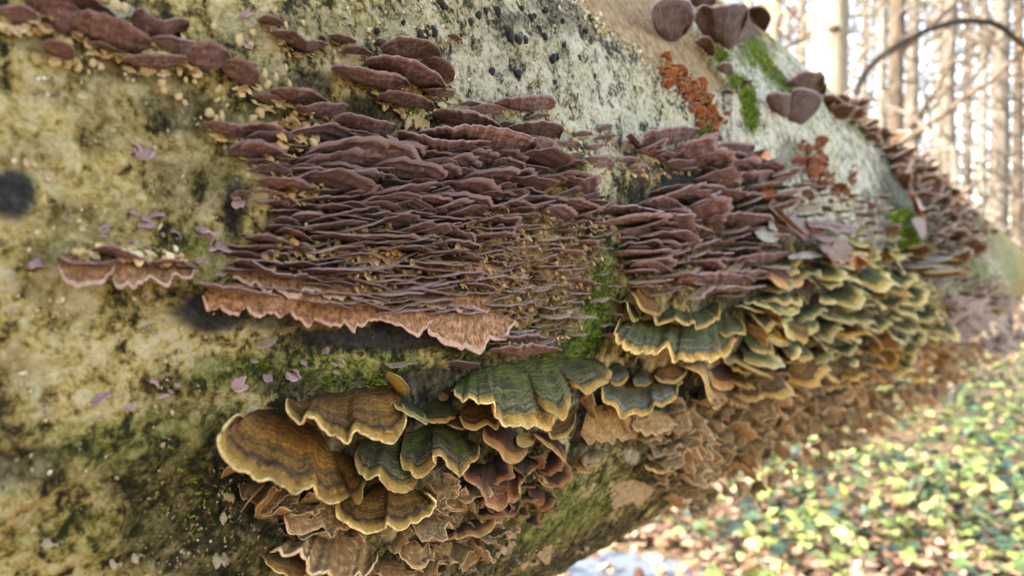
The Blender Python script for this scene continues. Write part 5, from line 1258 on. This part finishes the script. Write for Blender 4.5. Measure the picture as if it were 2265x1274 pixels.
# turkey tails running away to the right
F1 = [(1700, 565), (1800, 545), (1900, 530), (1965, 535), (2015, 600), (2060, 650), (2085, 720), (2040, 790), (1930, 830), (1800, 860), (1640, 850), (1600, 800), (1660, 700)]
def kf1(x, y, rg):
    t = (y - 530) + (x - 1700) * -0.25
    q = rg.random()
    if t < 130: return 'lime' if q < 0.75 else 'green'
    if t < 210: return 'green' if q < 0.25 else 'lime' if q < 0.5 else 'brown' if q < 0.75 else 'dark'
    return 'brown' if q < 0.55 else 'dark' if q < 0.85 else 'lime'
def lab_f1(x, y, rg, k):
    c = dict(lime='yellow-rimmed greenish', green='dark green banded', brown='brown tan-rimmed', dark='red-brown orange-rimmed')[k]
    a = 'far right end' if x > 1960 else 'right part' if x > 1860 else 'middle' if x > 1760 else 'left end'
    b_ = 'top tiers' if y < 600 else 'upper tiers' if y < 670 else 'middle tiers' if y < 740 else 'bottom tiers'
    return f'{c} turkey tail in the {b_}, {a} of the right-hand mass'
p6 = darts(F1, 34, 22, 170, rg, AVOID, lambda x, y: 1.15 if x < 1800 else 0.95 if x < 1950 else 0.75)
place(kf1, 'turkey_tail', p6, rg, lambda x, y: 0.035 if x < 1850 else 0.041 if x < 1980 else 0.048, lambda x, y, ph: -0.42, '', 'turkey tail fungi on the log', labelf=lab_f1, yaw=0.5, roll=0.3)

# the ragged tan mass on the underside
F2 = [(1470, 880), (1520, 890), (1600, 870), (1700, 860), (1830, 840), (1950, 810), (2060, 750), (2150, 760), (2185, 790), (2100, 850), (2000, 905), (1900, 965), (1800, 1015), (1720, 1060), (1600, 1090), (1530, 1130), (1480, 1120), (1440, 1080), (1430, 1010), (1480, 950)]
def lab_f2(x, y, rg, k):
    a = 'under the blue-grey fan' if x < 1540 else 'right of the blue-grey fan' if x < 1640 else 'below the green turkey tails' if x < 1760 else 'below the yellow-rimmed turkey tails' if x < 1880 else 'on the blurred far belly' if x < 2010 else 'at the farthest end of the belly'
    t = y - (900 if x < 1700 else 900 - (x - 1700) * 0.32)
    b_ = 'highest rows' if t < 30 else 'middle rows' if t < 100 else 'lowest rows by the ivy'
    return f'ragged tan bracket {a}, {b_}'
gap = [(1580, 1075), (1660, 1035), (1730, 985), (1760, 960), (1790, 975), (1740, 1030), (1660, 1075)]
p7 = darts(F2, 24, 14, 480, rg, AVOID + [gap], lambda x, y: 1.15 if x < 1650 else 0.9 if x < 1850 else 0.75)
place('ragged', 'tan_bracket', p7, rg, lambda x, y: (0.0180 if x < 1600 else 0.0225 if x < 1800 else 0.031 if x < 1980 else 0.042), lambda x, y, ph: -0.58, '', 'ragged tan brackets under the log', labelf=lab_f2, yaw=0.55, roll=0.4)
p7b = darts([(1440, 1010), (1500, 960), (1560, 980), (1540, 1060), (1470, 1085)], 26, 15, 14, rg, AVOID)
place('ragged', 'tan_bracket', p7b, rg, lambda x, y: 0.022, lambda x, y, ph: -0.55, '', 'ragged tan brackets under the log', labelf=lab_f2, yaw=0.5, roll=0.4)

# crumpled tan and russet flaps filling the foot of the lower left group
p20 = darts([(940, 1070), (1060, 1060), (1110, 1130), (1060, 1250), (900, 1262), (860, 1190)], 30, 24, 46, rg)
place('ragged', 'tan_bracket', p20, rg, lambda x, y: 0.0125, lambda x, y, ph: -0.5, 'crumpled tan flap at the foot of the lower left bracket group', 'ragged tan brackets under the log', yaw=0.6, roll=0.5)
p21 = darts([(1030, 1030), (1200, 1000), (1245, 1050), (1225, 1130), (1130, 1150), (1060, 1110)], 28, 22, 26, rg, AVOID)
place('russet', 'russet_bracket', p21, rg, lambda x, y: 0.013, lambda x, y, ph: -0.4, 'russet frilled flap around the dark red-brown cup', 'russet flaps round the dark cup', yaw=0.6, roll=0.5)
p22 = darts([(560, 1060), (760, 1110), (790, 1180), (640, 1185), (590, 1130)], 30, 24, 18, rg)
place('ragged', 'tan_bracket', p22, rg, lambda x, y: 0.0125, lambda x, y, ph: -0.6, 'crumpled tan flap under the biggest brown fan', 'ragged tan brackets under the log', yaw=0.6, roll=0.5)
p23 = darts([(1280, 880), (1480, 920), (1500, 1000), (1420, 1040), (1400, 960), (1290, 900)], 26, 18, 18, rg)
place('ragged', 'tan_bracket', p23, rg, lambda x, y: 0.016, lambda x, y, ph: -0.6, 'crumpled tan flap around the torn pore sheet', 'ragged tan brackets under the log', yaw=0.6, roll=0.5)

# far pinkish cluster, slate shelves, brown shelves on the skyline
p8 = darts([(2090, 650), (2190, 640), (2265, 660), (2262, 730), (2200, 775), (2090, 740)], 11, 7, 140, rg)
def lab_f3(x, y, rg, k):
    return 'blurred pinkish bracket ' + ('in the top' if y < 680 else 'in the middle' if y < 725 else 'in the bottom') + ' rows, ' + ('left part' if x < 2145 else 'centre' if x < 2205 else 'right part') + ' of the far cluster'
place('pinky', 'pinkish_bracket', p8, rg, lambda x, y: 0.048, lambda x, y, ph: -0.2, '', 'pinkish brackets at the far end of the log', labelf=lab_f3, yaw=0.4, roll=0.3)
p9 = darts([(1985, 560), (2030, 545), (2115, 560), (2120, 610), (2060, 635), (1995, 600)], 30, 11, 16, rg)
place('slate', 'slate_bracket', p9, rg, lambda x, y: 0.06, lambda x, y, ph: -0.1, 'slate grey bracket in the blurred shelves right of the moss tuft', 'slate brackets right of the moss tuft')
F4 = [(1822, 215), (1850, 215), (1905, 255), (1985, 325), (2090, 400), (2150, 455), (2195, 515), (2190, 560), (2110, 570), (2050, 530), (2030, 440), (1975, 390), (1935, 330), (1890, 280), (1830, 250)]
def lab_f4(x, y, rg, k):
    a = 'just right of the dark ears' if x < 1880 else 'at the start of the skyline stack' if x < 1960 else 'under the foot of the leaning pale sapling' if x < 2040 else 'in the wide middle of the stack' if x < 2110 else 'at the right end of the stack'
    b_ = 'on the very skyline' if y < 215 + (x - 1830) * 0.83 - 5 else 'in the upper rows' if y < 440 else 'in the lower rows'
    return f'brown bracket {b_}, {a}'
p10 = darts(F4, 18, 9, 230, rg, AVOID)
place('shelf', 'brown_bracket', p10, rg, lambda x, y: (0.038 if x < 1950 else 0.055) * (0.85 + 0.6 * vnoise(np.array([[x * 0.03, y * 0.05, 0.0]]), 4)[0] ** 2), lambda x, y, ph: 0.12, '', 'brown brackets stacked along the far skyline', labelf=lab_f4, yaw=0.3, roll=0.25)
p11 = darts([(2135, 610), (2210, 610), (2225, 660), (2120, 660), (2110, 590)], 13, 7, 34, rg)
place('shelf', 'brown_bracket', p11, rg, lambda x, y: 0.055, lambda x, y, ph: 0.05, 'dark brown bracket in the small stack at the far right', 'brown brackets stacked along the far skyline')

# orange cups along the edge of the bare wood, russet crust further right
def along(path, n, rg, sx):
    q = crom(np.array(path, float), n); return [tuple(p + rg.normal(0, sx, 2)) for p in q]
p12 = along([(1478, 150), (1492, 185), (1520, 195), (1545, 225), (1562, 255), (1580, 290)], 150, rg, 14)
place('cup', 'orange_bracket', p12, rg, lambda x, y: 0.0066, lambda x, y, ph: 0.35, 'ruffled orange cup in the band beside the bare tan wood', 'orange cups beside the bare wood', yaw=0.8, roll=0.7)
p13 = along([(1775, 375), (1790, 335), (1815, 360), (1800, 395), (1835, 415), (1870, 440)], 100, rg, 12)
place('rcup', 'russet_bracket', p13, rg, lambda x, y: 0.0095, lambda x, y, ph: 0.2, 'crumpled russet flap in the patch on pale bark above the dead leaf', 'russet flaps on the pale bark', yaw=0.8, roll=0.8)
p14 = along([(1880, 375), (1878, 392), (1874, 404)], 6, rg, 4)
place('rcup', 'russet_bracket', p14, rg, lambda x, y: 0.012, lambda x, y, ph: 0.2, 'tiny russet flap right of the big russet patch', 'russet flaps on the pale bark', yaw=0.8, roll=0.8)

for key, J in LEFTOVER.items():
    nm = key.split('|')[0]; kk = J[5]
    me_ = mesh_np('more', np.vstack(J[0]), np.vstack(J[1]), True, np.vstack(J[2]), np.concatenate(J[3]))
    o = put('more_' + nm + 's', me_, [m for _, _, m in LIB[kk][0]['parts']])
    tag(o, kind='stuff')

# ------------------------------------------------------------------ small buds
def blob(rg, sub=2):
    import bmesh
    bm = bmesh.new(); bmesh.ops.create_icosphere(bm, subdivisions=sub, radius=0.5)
    s = rg.uniform(0, 40)
    co = np.array([v.co for v in bm.verts]); n = fbm(co * 3.2 + s, 2, 5) - 0.5
    co = co * (1 + 1.1 * n)[:, None]; F_ = np.array([[v.index for v in f.verts] for f in bm.faces]); bm.free()
    return co, F_
BLOBS = [blob(lib_rng) for _ in range(8)]
BL1 = [blob(lib_rng, 1) for _ in range(8)]
def bud(name, mat, x, y, s, label, group, rg, cat='young fungus', elong=1.2):
    P, A, PH = hit([(x, y)], s * 0.12)
    R = frame(A[0], PH[0], 0.0, rg.normal(0, 0.5), rg.normal(0, 0.5))
    me_ = BUDM.setdefault((mat.name, rg.integers(8)), None)
    k = rg.integers(8)
    key = (mat.name, int(k))
    if BUDM.get(key) is None:
        m_ = mesh_np(name, *BLOBS[k]); m_.materials.append(mat); BUDM[key] = m_
    o = bpy.data.objects.new(name, BUDM[key]); COL.objects.link(o)
    o.matrix_world = Matrix.Translation(Vector(P[0])) @ (R @ Matrix.Diagonal((s * rg.uniform(.7, 1.1), s * 0.8, s * elong * rg.uniform(.8, 1.2)))).to_4x4()
    tag(o, label, cat, group)
BUDM = {}
def px2m(x, y, wpx): return wpx * float(np.linalg.norm(hit([(x, y)])[0][0] - CAMP)) / FPX
CREAM = [(472, 60, 22), (530, 92, 26), (555, 100, 20), (560, 75, 22), (597, 108, 14), (617, 124, 14), (640, 122, 12), (632, 150, 16), (358, 185, 26), (362, 200, 18), (411, 178, 14), (430, 182, 14), (395, 215, 20), (410, 228, 16), (482, 200, 24), (492, 215, 22), (480, 222, 18), (500, 232, 18), (585, 165, 22), (592, 188, 24), (610, 172, 22), (640, 185, 18), (572, 200, 22), (464, 252, 26), (478, 262, 20), (490, 258, 22), (560, 262, 22), (575, 250, 24), (565, 272, 16), (740, 118, 16), (745, 136, 20), (1060, 208, 14), (1084, 214, 14), (1115, 204, 12), (815, 68, 14), (670, 52, 14), (632, 58, 16), (1000, 142, 10), (548, 385, 22), (570, 375, 16), (120, 138, 26), (150, 145, 22), (172, 150, 20), (205, 140, 20), (222, 148, 20), (10, 62, 24), (35, 66, 22), (58, 62, 22), (395, 158, 20), (360, 162, 18), (130, 108, 30), (255, 12, 30), (275, 20, 26), (1228, 308, 18), (1260, 290, 20), (1345, 505, 12), (850, 240, 16), (856, 236, 14)]
for x, y, w in CREAM:
    a = 'on bark around the top left band' if x < 440 else 'on dark bark at the upper left of the left cluster' if x < 700 else 'on the speckled bark by the upper pile of fans' if x < 1010 else 'on the grey bark above the right part of the left cluster'
    bud('cream_bud', M_CB, x, y, px2m(x, y, w * 0.72), 'small cream fungus bud ' + a, 'cream buds on the log', rg)
# the cream clump in the dark gap
for k in range(26):
    x, y = 915 + rg.normal(0, 18), 262 + rg.normal(0, 11)
    bud('cream_bud', M_CB, x, y, px2m(x, y, 13), 'cream bud in the clump hanging in the dark gap under the upper pile', 'cream buds on the log', rg, elong=1.7)
LILAC = [(238, 500, 12), (230, 510, 12), (234, 524, 14), (323, 482, 16), (325, 494, 20), (300, 470, 12), (305, 515, 14), (289, 532, 10), (332, 548, 14), (350, 475, 22), (390, 515, 16), (394, 530, 14), (75, 585, 34), (442, 575, 18), (344, 845, 22), (362, 876, 20), (375, 866, 18), (390, 852, 18), (215, 876, 26), (225, 872, 20), (278, 892, 22), (320, 884, 10), (520, 842, 40), (533, 852, 30), (590, 836, 26), (563, 800, 22), (645, 832, 30), (655, 828, 24), (672, 804, 26), (718, 776, 22), (740, 822, 20), (752, 797, 16), (737, 803, 14), (820, 745, 14), (305, 340, 40), (312, 332, 30), (547, 105, 24), (540, 32, 22), (600, 30, 16), (450, 520, 36), (430, 524, 24), (485, 545, 38), (470, 552, 24), (486, 592, 18), (492, 600, 16), (520, 436, 20), (526, 448, 18), (755, 40, 20), (765, 55, 16)]
for x, y, w in LILAC:
    a = 'on pale bark near the lone violet group' if (x < 420 and y < 700) else 'in the row low on the pale bark at left' if x < 420 else 'in the scatter on moss above the brown turkey tails' if y > 700 else 'at the left edge of the left cluster' if y > 380 else 'high on the bark'
    if (x, y) in ((305, 340), (312, 332)): a = 'alone with an orange mouth on the upper left bark'
    place('lilac', 'lilac_fungus', [(x, y - w * 0.3)], rg, lambda xx, yy: px2m(x, y, w * 1.2), lambda xx, yy, ph: -0.6, 'little lilac fungus flap ' + a, 'lilac fungus flaps on the log', 'young fungus', yaw=0.5, roll=0.3)
BLACK = [(1147, 92, 22), (1160, 88, 20), (1128, 78, 24), (1118, 66, 18), (1205, 82, 16), (1058, 36, 18), (1040, 50, 14), (1100, 30, 22), (1113, 44, 14), (1126, 46, 14), (1138, 44, 12), (1174, 40, 16), (1182, 36, 12), (1192, 64, 14), (1088, 158, 16), (1128, 150, 12), (1146, 165, 18), (1228, 182, 14), (1045, 94, 14), (982, 15, 14), (988, 18, 10), (892, 50, 12), (835, 70, 14), (1245, 48, 12), (1280, 130, 16), (1282, 80, 14), (1207, 24, 14), (1248, 100, 12), (1224, 132, 18), (1232, 126, 14), (1296, 70, 12), (1075, 26, 12), (1020, 78, 10), (1155, 20, 12), (960, 72, 22), (930, 78, 18)]
for x, y, w in BLACK:
    bud('black_knob', M_BK, x, y, px2m(x, y, w), 'tiny black fungus knob on the speckled grey bark at the top', 'black knobs on the grey bark', rg, 'black fungus', 1.1)

# tan nubs: young tissue filling the gaps between the shelves (past counting)
nubs = Joined()
def flap():
    P, u, v = shelf_grid(lib_rng, 0.75, 0.5, 0.35, lib_rng.uniform(-0.2, 0.5), 9, 4, 0.75, 0.5)
    return P.reshape(-1, 3), np.vstack([grid_faces(9, 4)[:, [0, 1, 2]], grid_faces(9, 4)[:, [0, 2, 3]]])
FLAPS = [flap() for _ in range(12)]
def nub_fill(poly, n, s0, s1, elong, tone, lift=0.2):
    pts = []
    xs = [p[0] for p in poly]; ys = [p[1] for p in poly]
    while len(pts) < n:
        x = rg.uniform(min(xs), max(xs)); y = rg.uniform(min(ys), max(ys))
        if inpoly(x, y, poly): pts.append((x, y))
    pts = np.array(pts)
    # they grow in clumps, leaving dark gaps
    cl = fbm(np.column_stack([pts / 34.0, np.zeros(n)]), 2, 71)
    pts = pts[cl > 0.47]
    P, A, PH = hit(pts, 0.0)
    for p, a, ph in zip(P, A, PH):
        s = rg.uniform(s0, s1)
        R = np.array(frame(a, ph, rg.uniform(-1.5, -0.2), rg.normal(0, 0.5), rg.normal(0, 0.35)))
        V_, F_ = FLAPS[rg.integers(len(FLAPS))]
        s = s * 1.2
        n_ = -sv * math.cos(ph) + uv_ * math.sin(ph)
        h_ = n_ * rg.uniform(0.0, 0.0055)
        nubs.add((V_ * [s * rg.uniform(.6, 1.1), s * rg.uniform(.8, 1.6), s * elong * rg.uniform(.7, 1.3)]) @ R.T + p + h_ + n_ * s * lift, F_, float(np.clip(rg.normal(tone, 0.26), 0, 1)))
nub_fill([(560, 330), (700, 330), (720, 470), (690, 600), (540, 590), (640, 480)], 330, 0.0010, 0.0022, 1.2, 0.5)
nub_fill([(690, 470), (1080, 470), (1330, 480), (1300, 640), (1080, 640), (700, 640)], 2400, 0.0009, 0.0023, 1.0, 0.25)
nub_fill([(980, 420), (1320, 420), (1330, 500), (980, 500)], 420, 0.0009, 0.0023, 1.0, 0.35)
nub_fill([(1090, 640), (1290, 640), (1270, 760), (1100, 760)], 500, 0.0009, 0.0023, 1.0, 0.2)
nub_fill([(1400, 560), (1660, 560), (1640, 650), (1400, 650)], 700, 0.0012, 0.0028, 1.0, 0.25)
nub_fill([(1380, 330), (1480, 340), (1470, 400), (1400, 390)], 60, 0.0014, 0.003, 1.2, 0.4)
nub_fill([(140, 555), (430, 590), (430, 570), (300, 545), (200, 535)], 130, 0.0012, 0.0026, 1.0, 0.85)
nub_fill([(660, 240), (780, 260), (700, 330), (590, 330), (560, 280)], 160, 0.0014, 0.003, 1.2, 0.5)
# cream tissue where the big upper brackets join the bark
for kd, bs in BASES:
    if kd not in ('violet', 'ear') or bs[:, 1].mean() > 430: continue
    wb = np.ptp(bs[:, 0])
    if wb < 30: continue
    q = crom(bs, int(wb / 4)) + np.column_stack([rg.normal(0, 2, int(wb / 4)), rg.uniform(-1, 7, int(wb / 4))])
    q = q[rg.random(len(q)) < 0.6]
    P, A, PH = hit(q, 0.0)
    for p, a, ph in zip(P, A, PH):
        s = rg.uniform(0.0016, 0.0036); R = np.array(frame(a, ph, rg.uniform(-1.4, -0.3), rg.normal(0, 0.5), rg.normal(0, 0.35)))
        V_, F_ = FLAPS[rg.integers(len(FLAPS))]
        nubs.add((V_ * s) @ R.T + p, F_, float(np.clip(rg.normal(0.78, 0.18), 0, 1)))
tag(put('young_fungus_nubs', nubs.mesh('young_fungus_nubs'), [M_NUB]), kind='stuff')

# moss: short blades standing on the green patches
mossJ = Joined()
def moss_fill(poly, n, l0, l1, dens=0.42):
    pts = []; xs = [p[0] for p in poly]; ys = [p[1] for p in poly]
    while len(pts) < n:
        x = rg.uniform(min(xs), max(xs)); y = rg.uniform(min(ys), max(ys))
        if inpoly(x, y, poly): pts.append((x, y))
    pts = np.array(pts) + rg.normal(0, 5.5, (n, 2)); cl = fbm(np.column_stack([pts / 22.0, np.zeros(n)]), 2, 73); pts = pts[cl > dens]
    P, A, PH = hit(pts, -0.0006)
    for p, a, ph in zip(P, A, PH):
        n_ = -sv * math.cos(ph) + uv_ * math.sin(ph)
        L = rg.uniform(l0, l1); dr = n_ + rg.normal(0, 0.55, 3) + uv_ * 0.2; dr /= np.linalg.norm(dr)
        sd_ = np.cross(dr, rg.normal(0, 1, 3)); sd_ /= np.linalg.norm(sd_)
        w = L * 0.16
        V_ = np.array([p - sd_ * w, p + sd_ * w, p + dr * L * 0.6 + sd_ * w * 0.7, p + dr * L * 0.6 - sd_ * w * 0.7, p + dr * L + uv_ * L * 0.1])
        mossJ.add(V_, np.array([(0, 1, 2), (0, 2, 3), (3, 2, 4)]), rg.random())
moss_fill([(1285, 600), (1340, 610), (1335, 700), (1320, 780), (1250, 785), (1290, 720)], 2600, 0.0015, 0.004)
moss_fill([(1260, 755), (1330, 760), (1320, 790), (1180, 795), (1200, 778)], 900, 0.0015, 0.0035)
moss_fill([(1640, 190), (1658, 200), (1668, 280), (1650, 285), (1638, 240)], 900, 0.003, 0.007, .3)
moss_fill([(1610, 170), (1640, 180), (1645, 200), (1615, 200)], 300, 0.003, 0.006, .3)
moss_fill([(1575, 115), (1605, 120), (1600, 145), (1578, 140)], 350, 0.002, 0.006, .3)
moss_fill([(1652, 98), (1674, 92), (1692, 135), (1738, 184), (1726, 190), (1672, 140)], 1100, 0.003, 0.006, .4)
moss_fill([(1972, 480), (2005, 470), (2030, 540), (1990, 545), (1970, 520)], 1500, 0.006, 0.016, .3)
moss_fill([(1545, 285), (1568, 285), (1566, 318), (1545, 312)], 300, 0.003, 0.006, .2)
moss_fill([(1255, 365), (1290, 370), (1285, 410), (1258, 400)], 260, 0.0015, 0.004)
moss_fill([(480, 790), (860, 800), (860, 860), (600, 860)], 1400, 0.0012, 0.0028, .5)
moss_fill([(960, 740), (1060, 770), (1040, 800), (950, 790)], 500, 0.0012, 0.0028, .45)
moss_fill([(1150, 1120), (1330, 1080), (1340, 1150), (1100, 1230)], 1300, 0.0012, 0.003, .5)
moss_fill([(360, 960), (540, 1010), (560, 1150), (400, 1180), (300, 1050)], 220, 0.0012, 0.0026, .52)
moss_fill([(890, 225), (935, 225), (935, 250), (895, 250)], 200, 0.0015, 0.0035, .3)
moss_fill([(1340, 480), (1372, 500), (1390, 640), (1350, 640)], 500, 0.0012, 0.003, .5)
tag(put('moss', mossJ.mesh('moss', False), [M_MOSS]), kind='stuff')

# flakes of bark and lichen lying on the trunk, the torn edge of the bark round the bare wood, pale specks on the belly
flk = Joined()
def flakes(pts, s0, s1, tone, sd=0.2, lift=0.0, flat=0.35):
    pts = [q for q in pts if math.hypot(q[0] - 26, q[1] - 432) > 60]
    P, A, PH = hit(np.array(pts), 0.0)
    for p, a, ph in zip(P, A, PH):
        s = rg.uniform(s0, s1); V_, F_ = BL1[rg.integers(8)]
        R = np.array(frame(a, ph, 0.0, rg.normal(0, 0.3), rg.uniform(0, 3.1)))
        n_ = -sv * math.cos(ph) + uv_ * math.sin(ph)
        flk.add((V_ * [s * rg.uniform(.6, 1.5), s * flat * rg.uniform(.6, 1.4), s * rg.uniform(.5, 1.0)]) @ R.T + p + n_ * lift, F_, float(np.clip(rg.normal(tone, sd), 0, 1)))
def rpts(poly, n, th=0.0, sc=40.0):
    pts = []; xs = [p[0] for p in poly]; ys = [p[1] for p in poly]
    while len(pts) < n:
        x = rg.uniform(min(xs), max(xs)); y = rg.uniform(min(ys), max(ys))
        if inpoly(x, y, poly): pts.append((x, y))
    pts = np.array(pts)
    return pts[fbm(np.column_stack([pts / sc, np.zeros(n)]), 2, 79) > th]
flakes(rpts([(0, 70), (560, 200), (520, 640), (480, 900), (0, 1270)], 900, 0.5), 0.0005, 0.0020, 0.45, 0.25, 0.0, 0.2)
flakes(rpts([(560, 0), (1240, 0), (1450, 160), (1300, 270), (1020, 230), (720, 60)], 900, 0.45), 0.0006, 0.0020, 0.55, 0.25)
flakes(rpts([(1050, 1030), (1300, 1000), (1480, 1110), (1150, 1270), (900, 1274)], 420, 0.45), 0.0006, 0.0018, 0.6, 0.2)
flakes(rpts([(1060, 1150), (1420, 1060), (1420, 1140), (1120, 1260)], 60), 0.0005, 0.0012, 0.75, 0.1, 0.0, 0.9)
flakes(rpts([(360, 960), (560, 1060), (620, 1270), (250, 1270)], 260, 0.45), 0.0005, 0.0013, 0.4, 0.2)
flakes(rpts([(1640, 150), (1700, 190), (1960, 420), (1900, 430), (1700, 330)], 420, 0.45), 0.0012, 0.0040, 0.6, 0.25)
edge = along([(1250, -10), (1300, 27), (1345, 76), (1400, 106), (1437, 140), (1478, 166), (1492, 152)], 330, rg, 6.5)
flakes(edge, 0.0010, 0.0030, 0.58, 0.25, 0.0003, 0.4)
edge2 = along([(1535, 62), (1552, 106), (1585, 150), (1612, 196)], 60, rg, 5)
flakes(edge2, 0.0012, 0.003, 0.7, 0.2, 0.0005, 0.5)
M_FLK = plain_material('bark_flake', (0.2, 0.15, 0.08), (0.5, 0.4, 0.25), 300, tint=[(0, (0.03, 0.026, 0.015)), (0.35, (0.17, 0.135, 0.06)), (0.65, (0.42, 0.33, 0.18)), (0.85, (0.58, 0.50, 0.34)), (1, (0.74, 0.70, 0.58))])
tag(put('bark_flakes', flk.mesh('bark_flakes'), [M_FLK]), kind='stuff')
